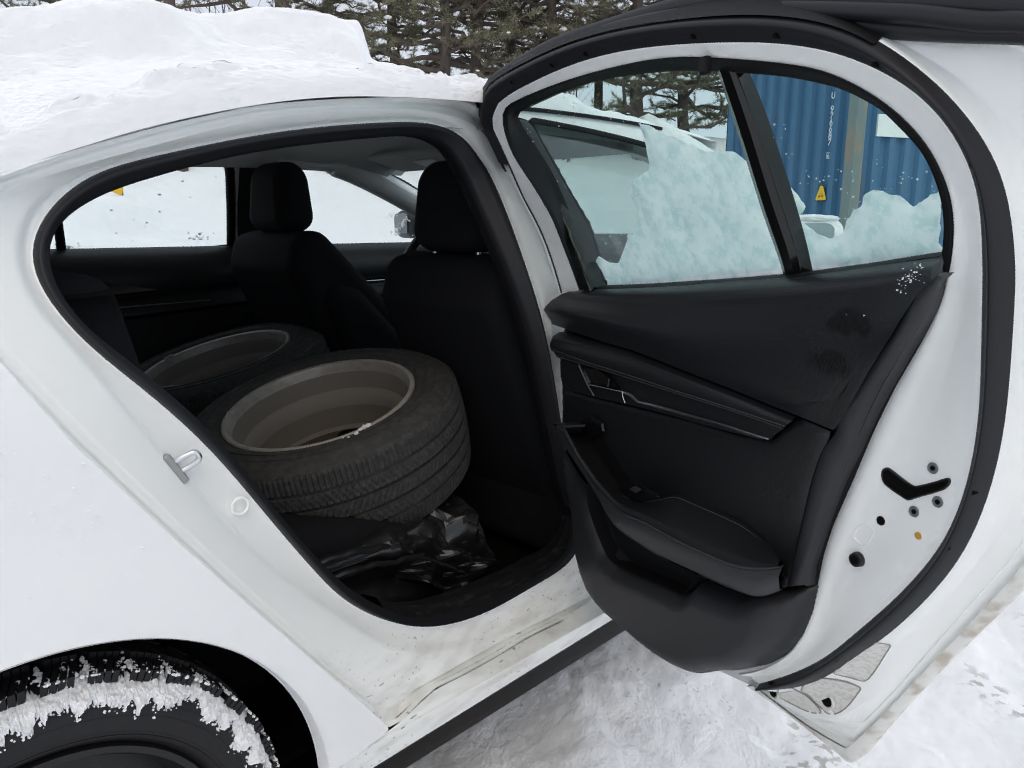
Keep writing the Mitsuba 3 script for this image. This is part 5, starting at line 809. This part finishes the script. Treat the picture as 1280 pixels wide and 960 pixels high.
# ================================================================== SNOW AND ICE ON THE CAR
# roof snow: thin crusted layer near the edge and a tall slab over the far half
nx, ny = 300, 190
xs_ = np.linspace(-.50, 1.66, nx); qs = np.linspace(0, 1, ny)
Xs = np.repeat(xs_[:, None], ny, 1); y0 = lean(roof_edge(np.clip(xs_, -.95, 1.62))) + .004
yA = y0 - .004 + .010 * (meshkit.fbm(np.stack([xs_ * 9, 0 * xs_, 0 * xs_], -1), 3, 2) - .3)
Ys = yA[:, None] + (CW - .25 - yA[:, None]) * qs[None] ** 1.15
Zr = roof_z(Xs, Ys)
Pn = np.stack([Xs, Ys, 0 * Xs], -1)
t_ = .030 * (1 - np.exp(-(Ys - yA[:, None]) / .022)) + .020 * (meshkit.fbm(Pn * 9, 4, 3) - .45) * np.clip((Ys - yA[:, None]) / .06, 0, 1) + .004 * (meshkit.fbm(Pn * 70, 3, 5) - .5) * np.clip((Ys - yA[:, None]) / .02, 0, 1)
clod = np.clip(meshkit.fbm(Pn * np.array([24, 36, 1]) + 5, 4, 21) - .50, 0, 1) * .055 * np.exp(-((Ys - yA[:, None] - .075) / .035) ** 2)
t_ = t_ + clod
yb = .66 + .10 * (meshkit.fbm(np.stack([xs_ * 2.2, 0 * xs_, 0 * xs_ + 2], -1), 3, 7) - .5) - .05 * xs_
front = 1 / (1 + np.exp(-(Ys - yb[:, None] - .12 - .05 * (meshkit.fbm(Pn * 6, 3, 31) - .5) * 2) / .045))
endx = 1.075 + .72 * (Ys - .9) + .02 * (meshkit.fbm(np.stack([Ys * 6, 0 * Ys, 0 * Ys], -1), 3, 3) - .5)
cut = 1 / (1 + np.exp((Xs - endx) / .008))
hgt = .135 + .05 * np.clip(Xs / 1.0, 0, 1) + .07 * (meshkit.fbm(Pn * 4.5, 4, 17) - .5)
t_ = t_ + hgt * front * cut
cut2 = 1 / (1 + np.exp((Xs - 1.30 - .84 * (Ys - .9) - .03 * (meshkit.fbm(np.stack([Ys * 9, 0 * Ys, 0 * Ys], -1), 3, 6) - .5)) / .010)); fr2 = 1 / (1 + np.exp(-(Ys - yb[:, None] - .10) / .02))
t_ = t_ + (.058 + .03 * (meshkit.fbm(Pn * 14, 3, 8) - .5)) * fr2 * np.clip((1.35 - Xs) / .1, 0, 1) * cut2 * (1 - cut)
t_ = t_ * (1 - .7 * np.clip((Xs - 1.12) / .1, 0, 1) * (1 - front))
t_ = np.maximum(t_, .001) * np.clip((1.66 - Xs) / .04, 0, 1) ** .5
top = np.stack([Xs, Ys, Zr + t_], -1)
add('roof_snow', loft(np.concatenate([[top[0] - [0, 0, .05]], top, [top[-1] - [0, 0, .02]]])), 'snow_roof_mat', True, label='thick broken slab of snow lying on the car roof', category='snow')
# snow on the hood
hsn = np.array([r for r in hs]); hsn = np.stack([spl(hsn[:, j], 70) for j in range(21)], 1); hsn[..., 2] += .05 * (meshkit.fbm(hsn * 5, 4, 3) - .5) + .01 * (meshkit.fbm(hsn * 25, 3, 4) - .5)
add('hood_snow', loft(np.concatenate([[hsn[0] - [0, 0, .08]], hsn, [hsn[-1] - [0, 0, .08]]])), 'snow_roof_mat', True, label='blanket of snow on the hood in front of the windscreen', category='snow')
def lump(c, size, seed, n=4, amp=.35):
    s = trimesh.creation.icosphere(n, 1.0); v = s.vertices; s.vertices = v * (1 + amp * (meshkit.fbm(v * 2.3 + seed, 4, seed) - .5))[:, None] * size + c; return s
add('mirror_snow', lump(np.array([1.66, -.085, 1.098]), np.array([.028, .062, .010]), 5), 'snow', True, label='cap of snow on the near door mirror', category='snow')
fcr = [np.array([1.985 - .055 + .02 * math.sin(k), CW + .02 + .16 * ((k * .618) % 1), 1.04 + .10 * ((k * .377) % 1)]) for k in range(70)]
add('mirror_frost', crumbs(70, fcr, .002, .007, 5, .8), 'snow', False, label='frost specks on the far door mirror', category='frost', kind='stuff')
# snow caked on the rear tyre shoulder
g2 = np.random.default_rng(77); na, nr = 1500, 40
aa = np.radians(np.linspace(-20, 200, na)); out = []
noi = lambda f, s: meshkit.fbm(np.stack([np.cos(aa) * f, np.sin(aa) * f, 0 * aa + s], -1), 4, s)
rin = .266 + .020 * (noi(9, 3) - .5) * 2 + .010 * (noi(38, 5) - .5) * 2 + .008 * (noi(150, 15) - .5) * 2; rout = .290 + .010 * (noi(9, 8) - .5) * 2 + .010 * (noi(60, 18) - .5) * 2
for k in np.linspace(0, 1, nr):
    r = rin + (rout - rin) * k
    base = np.interp(r, [.24, .254, .268, .279, .285, .297], [.0135, .012, .006, -.004, -.014, -.03])
    P = np.stack([r * np.cos(aa) * 60, r * np.sin(aa) * 60, 0 * aa], -1)
    th_ = (.001 + .010 * math.sin(math.pi * k) ** .5) * (.2 + 1.0 * meshkit.fbm(P, 3, 2) + .9 * meshkit.fbm(P * 3.3, 3, 4)) + .005 * (meshkit.noise(P * 9, 6) - .5) if 0 < k < 1 else 0 * aa - .004
    out.append(np.stack([AX + r * np.cos(aa), WY - base - th_, AZ + r * np.sin(aa)], -1))
edge_ = []
for k in range(800):
    a = g2.uniform(-.2, 3.2); i_ = int((a + .349) / 3.84 * (na - 1)) % na; r = rin[i_] + g2.normal(-.0015, .0035)
    edge_.append(np.array([AX + r * math.cos(a), WY - np.interp(r, [.24, .254, .268, .279, .285, .300], [.0135, .012, .006, -.004, -.014, -.03]) - .001, AZ + r * math.sin(a)]))
add('tyre_snow__grains', crumbs(800, edge_, .0005, .0020, 14, .9), 'snow', False)
labels['tyre_snow__grains'] = {'kind': 'stuff'}
add('tyre_snow', loft(out), 'snow', 40, label='ragged band of snow stuck to the rear wheel shoulder', category='snow')
# snow pressed in the gaps of the tread
g_ = np.random.default_rng(8); cps = []
for k in range(1600):
    a = g_.uniform(.0, 2.9); b = (round(a / (2 * math.pi / NB)) - .13 + g_.normal(0, .05)) * 2 * math.pi / NB if k % 4 else a
    cps.append(np.array([AX + .2955 * math.cos(b), WY + .004 + abs(g_.normal(0, .020)), AZ + .2955 * math.sin(b)]))
add('tread_snow', crumbs(1600, cps, .0010, .0030, 4, .8), 'snow', False, label='bits of snow pressed into the tread of the rear wheel', category='snow', kind='stuff')
# flecks of snow on the quarter panel and on the door pad
def quarter_pt(x, z): return np.array([x, float(bulge(np.array(x), np.array(z))) - .001, z])
qz = [(g_.normal(-.02, .11), g_.normal(.80, .06)) for k in range(140)]; qf = [quarter_pt(x_, z_) for x_, z_ in qz if x_ < .04 - (z_ - .85) * .72] + [quarter_pt(-.125 + g_.normal(0, .012), .735 + g_.normal(0, .008)) for k in range(40)]
add('panel_flecks', crumbs(len(qf), qf, .0006, .0022, 9, .6), 'snow', False, label='tiny snow flecks and one clump on the rear quarter panel', category='snow', kind='stuff')
df = []
for k, p_ in enumerate(D['flecks']):
    for j in range(5 if k < 9 else 1): df.append(dw(np.array(p_) + [g_.normal(0, .004 if k < 9 else 0), .010 + .004 * 0, g_.normal(0, .004 if k < 9 else 0)]))
add('pad_flecks', crumbs(len(df), df, .0004, .0011, 10, .8), 'snow', False, label='specks of snow at the rear end of the door pad', category='snow', kind='stuff')
# frost at the lower corners of the far rear window
ff_ = [mir([(x_, z_)], .022)[0] for x_, z_ in [(.93 + g_.normal(0, .02), 1.035 + abs(g_.normal(0, .012))) for k in range(26)] + [(.50 + abs(g_.normal(0, .045)), 1.014 + abs(g_.normal(0, .006))) for k in range(40)] + [(g_.uniform(.55, 1.0), g_.uniform(1.03, 1.24)) for k in range(16)]]
add('window_frost', crumbs(len(ff_), ff_, .0015, .0045, 21, .7), 'snow', False, label='specks of frost on the lower corners of the far rear window', category='frost', kind='stuff')
# ice on the outside of the open door's panes
def ice_sheet(key, outline, label, seed, hole=None):
    P = np.array(outline)[:, [0, 2]]; g = sg.Polygon(P).buffer(0)
    ring = [g.exterior.interpolate(t, True).coords[0] for t in np.linspace(0, 1, 400, endpoint=False)]; ring = np.array(ring)
    nn = meshkit.fbm(np.c_[ring * 45, np.zeros(400)], 4, seed) - .5; c = ring.mean(0)
    inside_edge = ring[:, 1] > 1.06
    tang = np.roll(ring, -1, 0) - np.roll(ring, 1, 0); nor = np.stack([tang[:, 1], -tang[:, 0]], -1); nor /= np.linalg.norm(nor, axis=1, keepdims=True) + 1e-9
    ring = ring + nor * (nn * .016 * inside_edge)[:, None]
    def surf(sgn):
        def fn(p, d):
            th = .010 * np.clip(d / .03, 0, 1) ** .6 + .034 * np.clip(d / .05, 0, 1) * (meshkit.fbm(np.c_[p * 16, 0 * d], 4, seed + 1) - .35) + .009 * (meshkit.fbm(np.c_[p * 60, 0 * d], 3, seed + 2) - .5) * np.clip(d / .01, 0, 1)
            w = lean(p[:, 1]) + .0165 - (np.maximum(th, .0008) if sgn else 0 * th + .0004 * (1 - meshkit.noise(np.c_[p * 90, 0 * d], 3)))
            return dw(np.stack([p[:, 0], w, p[:, 1]], -1))
        return fn
    front = fill(ring, .006, surf(0)); back = fill(ring, .006, surf(1)); add(key, cat(front, back), 'ice', 60, label=label, category='ice')
ice_sheet('window_ice', D['ice1'], 'frozen sheet of ice covering much of the main door pane', 3)
ice_sheet('quarter_ice', D['ice2'], 'bank of ice along the bottom of the small rear door pane', 13)
dr_p = []
for p_ in D['drops']: 
    for j in range(3): dr_p.append(dw(np.array(p_) + [g_.normal(0, .006), -.008 + .0, g_.normal(0, .006)]))
add('window_droplets', crumbs(len(dr_p), dr_p, .0004, .0012, 12, 1.0), 'snow', False, label='frozen droplets scattered on the door glass above the ice', category='droplets', kind='stuff')

# ================================================================== BACKGROUND
def gz_(x, y): return float(ground_z(np.array(x), np.array(y), False))
def place(az_deg, dist):
    a = math.radians(az_deg); return CAM[0] + dist * math.cos(a), CAM[1] + dist * math.sin(a)
# shipping container: local x along the end face, y along the long side, z up
cx, cy = place(20.6, 10.0); az1 = math.radians(64.7)
ea = np.array([math.cos(az1), math.sin(az1), 0]); eb = np.array([math.cos(az1 - math.pi / 2), math.sin(az1 - math.pi / 2), 0])
CB = gz_(cx + .5, cy + .5) - .05; CH, CWD, CL = 2.90, 2.44, 6.06
def cw(p): p = np.asarray(p, float); return np.array([cx, cy, CB]) + p[..., :1] * ea + p[..., 1:2] * eb + p[..., 2:] * np.array([0, 0, 1.0])
CT = 'shipping_container'; labels[CT] = {'label': 'blue corrugated shipping container beyond the open door', 'category': 'container'}
def corr(L, pitch, depth):
    out = [0.0]; prof = []
    s = .10
    pts = [(0, 0), (.09, 0)]
    while s < L - .12:
        pts += [(s, 0), (s + pitch * .24, 0), (s + pitch * .36, depth), (s + pitch * .76, depth), (s + pitch * .88, 0)]; s += pitch
    pts += [(L - .1, 0), (L, 0)]; return np.array(sorted(set(pts)))
pe = corr(CWD, .245, .062); add(CT + '__end_wall', loft([cw(np.c_[pe[:, 0], pe[:, 1] + .02, np.full(len(pe), z)]) for z in (.10, CH - .08)]), 'container_blue', False)
pl = corr(CL, .245, .050); add(CT + '__side_wall', loft([cw(np.c_[pl[:, 1] + .02, pl[:, 0], np.full(len(pl), z)]) for z in (.10, CH - .08)]), 'container_blue', False)
def cbox(p0, p1):
    b = trimesh.creation.box(np.abs(np.subtract(p1, p0))); b.apply_translation((np.array(p0) + p1) / 2); b.vertices = cw(b.vertices); return b
for k, (x_, y_) in enumerate(((0, 0), (CWD - .12, 0), (0, CL - .12))): add(CT + '__corner_post' + ('' if not k else f'_{k:03d}'), cbox((x_ - .012, y_ - .012, 0), (x_ + .13, y_ + .13, CH)), 'container_post' if k == 0 else 'container_blue', False)
rl = [cbox((0, 0, 0), (CWD, .10, .12)), cbox((0, .10, 0), (.10, CL, .12)), cbox((0, 0, CH - .10), (CWD, .08, CH + .003)), cbox((0, .08, CH - .10), (.08, CL, CH + .003))]
for k, m_3 in enumerate(rl): add(CT + '__rail' + ('' if not k else f'_{k:03d}'), m_3, 'container_blue', False)
add(CT + '__roof', loft([[cw(np.array([0, 0, CH - .02])), cw(np.array([CWD, 0, CH - .02]))], [cw(np.array([0, CL, CH - .02])), cw(np.array([CWD, CL, CH - .02]))]]), 'container_blue', False)
add(CT + '__far_wall', loft([cw(np.array([(CWD, 0, z), (CWD, CL, z), (0, CL, z)])) for z in (0, CH)]), 'container_blue', False)
# vertical number: letters stand upright, one below the other, on the end face
txt = []; TX, TZ, PIT = .482, 2.60 - CB, .078
def glyph(c, h, x, z, y):
    m_ = meshkit.text_mesh(c, h, .004, True); v = m_.vertices - [m_.bounds[:, 0].mean(), 0, 0]
    return trimesh.Trimesh(cw(np.stack([x - v[:, 0], y - v[:, 2], z + v[:, 1]], -1)), m_.faces, process=False)
for k, c_ in enumerate('U 976687 6'):
    if c_ != ' ': add(CT + '__digit' + ('' if not k else f'_{k:03d}'), glyph(c_, .070 if k < 9 else .050, TX, TZ - PIT * k + (.008 if k == 9 else 0), .071), 'white_print', False)
zb = TZ - PIT * 9
for p0_, p1_ in (((-.032, -.006), (.032, .000)), ((-.032, .066), (.032, .072)), ((-.032, .000), (-.026, .066)), ((.026, .000), (.032, .066))):
    txt.append(cbox((TX + p0_[0], .068, zb + p0_[1]), (TX + p1_[0], .0725, zb + p1_[1])))
for k, m_ in enumerate(txt): add(CT + '__digit_frame' + ('' if not k else f'_{k:03d}'), m_, 'white_print', False)
tz_ = 1.40 - CB; tx_ = .49
def tri_plate(h, y0, y1):
    g = sg.Polygon([(-h * .52, 0), (h * .52, 0), (h * .10, h), (-h * .10, h)]).buffer(.012)
    m_ = trimesh.creation.extrude_polygon(g, y1 - y0, engine='earcut'); v = m_.vertices; return trimesh.Trimesh(cw(np.stack([tx_ - v[:, 0], y1 - v[:, 2], tz_ + v[:, 1]], -1)), m_.faces, process=False)
WS = CT + '__warning_sign'; add(WS, tri_plate(.165, .012, .0185), 'black_print', False, label='yellow triangular warning sticker with black border')
scene[WS + '__face'] = ply(trimesh.Trimesh(tri_plate(.150, .009, .0118).vertices + np.array([0, 0, .006]), tri_plate(.150, .009, .0118).faces, process=False), 'yellow_print')
add(WS + '__symbol', cat(*[cbox((tx_ + a, .006, tz_ + b), (tx_ + a + w, .0085, tz_ + b + h)) for a, b, w, h in ((.015, .030, .022, .022), (-.045, .050, .045, .008), (-.045, .036, .045, .007), (-.030, .066, .030, .007))]), 'black_print', False)
add(CT + '__placard', cbox((-.004, .32, 2.12 - CB), (.018, 1.35, 2.37 - CB)), 'white_print', False, label='white placard on the long side of the container')

# pines on the bank
def pine(seed, H, first, spread):
    g = np.random.default_rng(seed); wood, need, sno = [], [], []
    hs_ = np.linspace(0, H, 14); bend = np.c_[np.cumsum(g.normal(0, .03, 14)), np.cumsum(g.normal(0, .03, 14))]
    path = np.c_[bend, hs_]; path[0, :2] = 0
    trunk = tube(path, np.interp(hs_, [0, .4, H], [.17, .14, .02]), 10)
    nb = int(H * 9.5); NV, SV = [], []
    for k in range(nb):
        h = first + (H - first) * (k / nb) ** .9; a = k * 2.39996 + g.normal(0, .3); L = spread * 1.05 * (1 - .75 * (h - first) / (H - first)) * g.uniform(.6, 1.1)
        b = np.array([np.interp(h, hs_, path[:, 0]), np.interp(h, hs_, path[:, 1]), h]); d = np.array([math.cos(a), math.sin(a), 0]); dip = g.uniform(-.28, .12)
        s = np.linspace(0, 1, 7); bp_ = b + d * (s * L)[:, None]; bp_[:, 2] += dip * L * s + .16 * L * s ** 2; bp_[1:] += g.normal(0, .03 * L, (6, 3))
        wood.append(tube(bp_, np.linspace(.042, .008, 7) * (.5 + L / spread), 5))
        for j in range(int(5 + 9 * L / spread)):
            t = g.uniform(.22, 1.02); base = np.array([np.interp(t, s, bp_[:, i]) for i in range(3)])
            dd = d * g.uniform(.3, 1) + g.normal(0, .65, 3); dd[2] = abs(dd[2]) * .5 - .05; dd /= np.linalg.norm(dd); tl_ = g.uniform(.2, .55) * (1.2 - .5 * t)
            tip_ = base + dd * tl_; wood.append(tube([base, tip_], [.009, .005], 3))
            for c in np.linspace(.35, 1, 4):
                ctr_ = base + dd * tl_ * c; NV.append(np.r_[ctr_, dd])
                if g.random() < .035: SV.append(ctr_ + [0, 0, .05])
    NV = np.array(NV); K = 14
    C_ = np.repeat(NV[:, :3], K, 0); Dd = np.repeat(NV[:, 3:], K, 0); n = len(C_)
    dirs = Dd * .7 + g.normal(0, .75, (n, 3)); dirs[:, 2] += .15; dirs /= np.linalg.norm(dirs, axis=1, keepdims=True); Ln = g.uniform(.07, .15, n)[:, None]
    sd = np.cross(dirs, g.normal(0, 1, (n, 3))); sd /= np.linalg.norm(sd, axis=1, keepdims=True); sd *= .0075
    V = np.stack([C_ - sd, C_ + sd, C_ + dirs * Ln], 1).reshape(-1, 3)
    crown = trimesh.Trimesh(V, np.arange(len(V)).reshape(-1, 3), process=False)
    ss = []
    base_s = trimesh.creation.icosphere(1, 1.0)
    for p_ in SV:
        q_ = base_s.copy(); q_.vertices = q_.vertices * (.8 + .4 * g.random((len(q_.vertices), 1))) * np.array([.07, .07, .03]) * g.uniform(.4, 1.1) + p_; ss.append(q_)
    return trunk, cat(*wood), crown, cat(*ss)
kinds = []
for sd_, H, f_, sp in ((21, 9.5, 1.0, 2.7), (22, 8.0, .6, 2.4), (23, 11.0, 1.8, 3.0)):
    t_k, w_k, c_k, s_k = pine(sd_, H, f_, sp)
    kinds.append([ply(t_k, 'bark', smooth=True), ply(w_k, 'bark', smooth=False), ply(c_k, 'needles_mat', smooth=False), ply(s_k, 'snow', smooth=False)])
def azim(px): return 45.7 - math.degrees(math.atan((px - 640) / 934 / .985))
spots = [(150, 21, 0, 1.0), (215, 26, 1, 1.1), (405, 17.5, 2, .95), (462, 23, 0, .9), (525, 19.5, 1, 1.05), (585, 16.5, 0, .95), (620, 17.5, 2, 1.0), (665, 20, 1, 1.1), (715, 18, 0, 1.0), (765, 21, 2, .9), (815, 17.5, 1, 1.1), (868, 19.5, 0, 1.0), (925, 21, 1, 1.0), (990, 23, 2, 1.0), (660, 27, 1, 1.0)]
ORD = 'first second third fourth fifth sixth seventh eighth ninth tenth eleventh twelfth thirteenth fourteenth fifteenth sixteenth seventeenth'.split()
for k, (px_, dist, kd, sc_) in enumerate(spots):
    x_, y_ = place(azim(px_), dist); key = 'pine_tree' + ('' if not k else f'_{k:03d}')
    W_ = T4().translate([x_, y_, gz_(x_, y_) - .15]).rotate([0, 0, 1], (k * 137.5) % 360).scale(sc_)
    rank = sorted(s[0] for s in spots).index(px_)
    labels[key] = {'label': f'{ORD[rank]} pine from the left among the trees on the snowy bank', 'category': 'tree', 'group': 'pines on the snowy bank'}
    for nm, sh in zip(('trunk', 'branches', 'crown', 'branch_snow'), kinds[kd]):
        scene[key + '__' + nm] = {**sh, 'to_world': W_}
    labels[key + '__branches'] = {'kind': 'stuff'}; labels[key + '__crown'] = {'kind': 'stuff'}; labels[key + '__branch_snow'] = {'kind': 'stuff'}
# bare saplings between the trees
def sapling(seed):
    g = np.random.default_rng(seed); out = []
    for k in range(5):
        a = g.uniform(0, 6.28); r_ = g.uniform(0, .5); b = np.array([r_ * math.cos(a), r_ * math.sin(a), 0]); H = g.uniform(2.2, 4.2)
        p_ = np.stack([b + [.25 * math.sin(k + 3 * t) * t, .25 * math.cos(k * 2 + 2 * t) * t, H * t] for t in np.linspace(0, 1, 8)]); out.append(tube(p_, np.linspace(.022, .006, 8), 5))
        for j in range(14):
            t = g.uniform(.3, 1); q_ = p_[0] + (p_[-1] - p_[0]) * t; d_ = g.normal(0, 1, 3); d_[2] = abs(d_[2]) + .5; d_ /= np.linalg.norm(d_); out.append(tube([q_, q_ + d_ * g.uniform(.3, .8)], [.007, .003], 4))
    return cat(*out)
for k, (px_, dist) in enumerate(((310, 19), (345, 20), (270, 22), (440, 20), (730, 17))):
    x_, y_ = place(azim(px_), dist); m_ = sapling(k + 40); m_.apply_translation((x_, y_, gz_(x_, y_) - .1))
    add('bare_sapling' + ('' if not k else f'_{k:03d}'), m_, 'bark', False, label=ORD[(1, 2, 0, 3, 4)[k]] + ' clump of bare thin saplings from the left on the bank', category='sapling', group='bare saplings on the bank')
# things on the snow seen through the far windows
def at_px(px, py, dist):
    dx = (px - 640) / 934; dy = (480 - py) / 934
    d = np.array([.700 + dx * .699 + dy * .148, .683 - dx * .715 + dy * .145, -.2071 + dy * .978]); return np.array(CAM) + d * dist / math.hypot(d[0], d[1])
def on_ground(px, py):
    for d_ in np.arange(3, 60, .05):
        p = at_px(px, py, d_)
        if gz_(p[0], p[1]) >= p[2]: return p
    return p
p_ = on_ground(229, 214); zz = gz_(p_[0], p_[1])
add('utility_post', tube([[p_[0], p_[1], min(zz, p_[2]) - .2], [p_[0], p_[1], p_[2] + .6], [p_[0] + .03, p_[1], p_[2] + 3.0]], [.09, .085, .08], 14), 'bark', True, label='grey wooden post sticking out of the snow seen through the far rear window', category='post')
p_ = on_ground(150, 246) + [0, 0, .09]; 
HY_ = 'snow_marker'; labels[HY_] = {'label': 'yellow marker flag on a thin stake in the snow beyond the far rear window', 'category': 'marker'}
zz = min(gz_(p_[0], p_[1]), p_[2])
add(HY_ + '__stake', cyl((p_[0] + .04, p_[1], zz - .2), (p_[0] + .04, p_[1], p_[2] + .08), .014, 10), 'screw_metal', True)
f_ = rbox((.14, .02, .10), r=.008); f_.apply_transform(rot([0, 1, 0], 24)); f_.apply_transform(rot([0, 0, 1], -20)); f_.apply_translation(p_ + [-.03, -.02, 0]); add(HY_ + '__flag', f_, 'yellow_print', 40)
# weathered crate, half buried
p_ = on_ground(424, 217); WC = 'wooden_crate'; labels[WC] = {'label': 'weathered wooden crate half buried on the snow bank beyond the far front window', 'category': 'crate'}
R4 = rot([0, 0, 1], -25); zb_ = p_[2] - .12
for k in range(3):
    b_ = rbox((.46, .03, .085), (0, -.16, .05 + .10 * k), r=.006); b_.apply_transform(R4); b_.apply_translation((p_[0], p_[1], zb_)); add(WC + '__plank' + ('' if not k else f'_{k:03d}'), b_, 'old_wood', 40)
for k, x_ in enumerate((-.2, 0, .2)):
    b_ = rbox((.05, .30, .30), (x_, .01, .15), r=.006); b_.apply_transform(R4); b_.apply_translation((p_[0], p_[1], zb_)); add(WC + '__batten' + ('' if not k else f'_{k:03d}'), b_, 'old_wood', 40)
b_ = rbox((.48, .34, .03), (0, 0, .315), r=.006); b_.apply_transform(R4); b_.apply_translation((p_[0], p_[1], zb_)); add(WC + '__lid', b_, 'old_wood', 40)
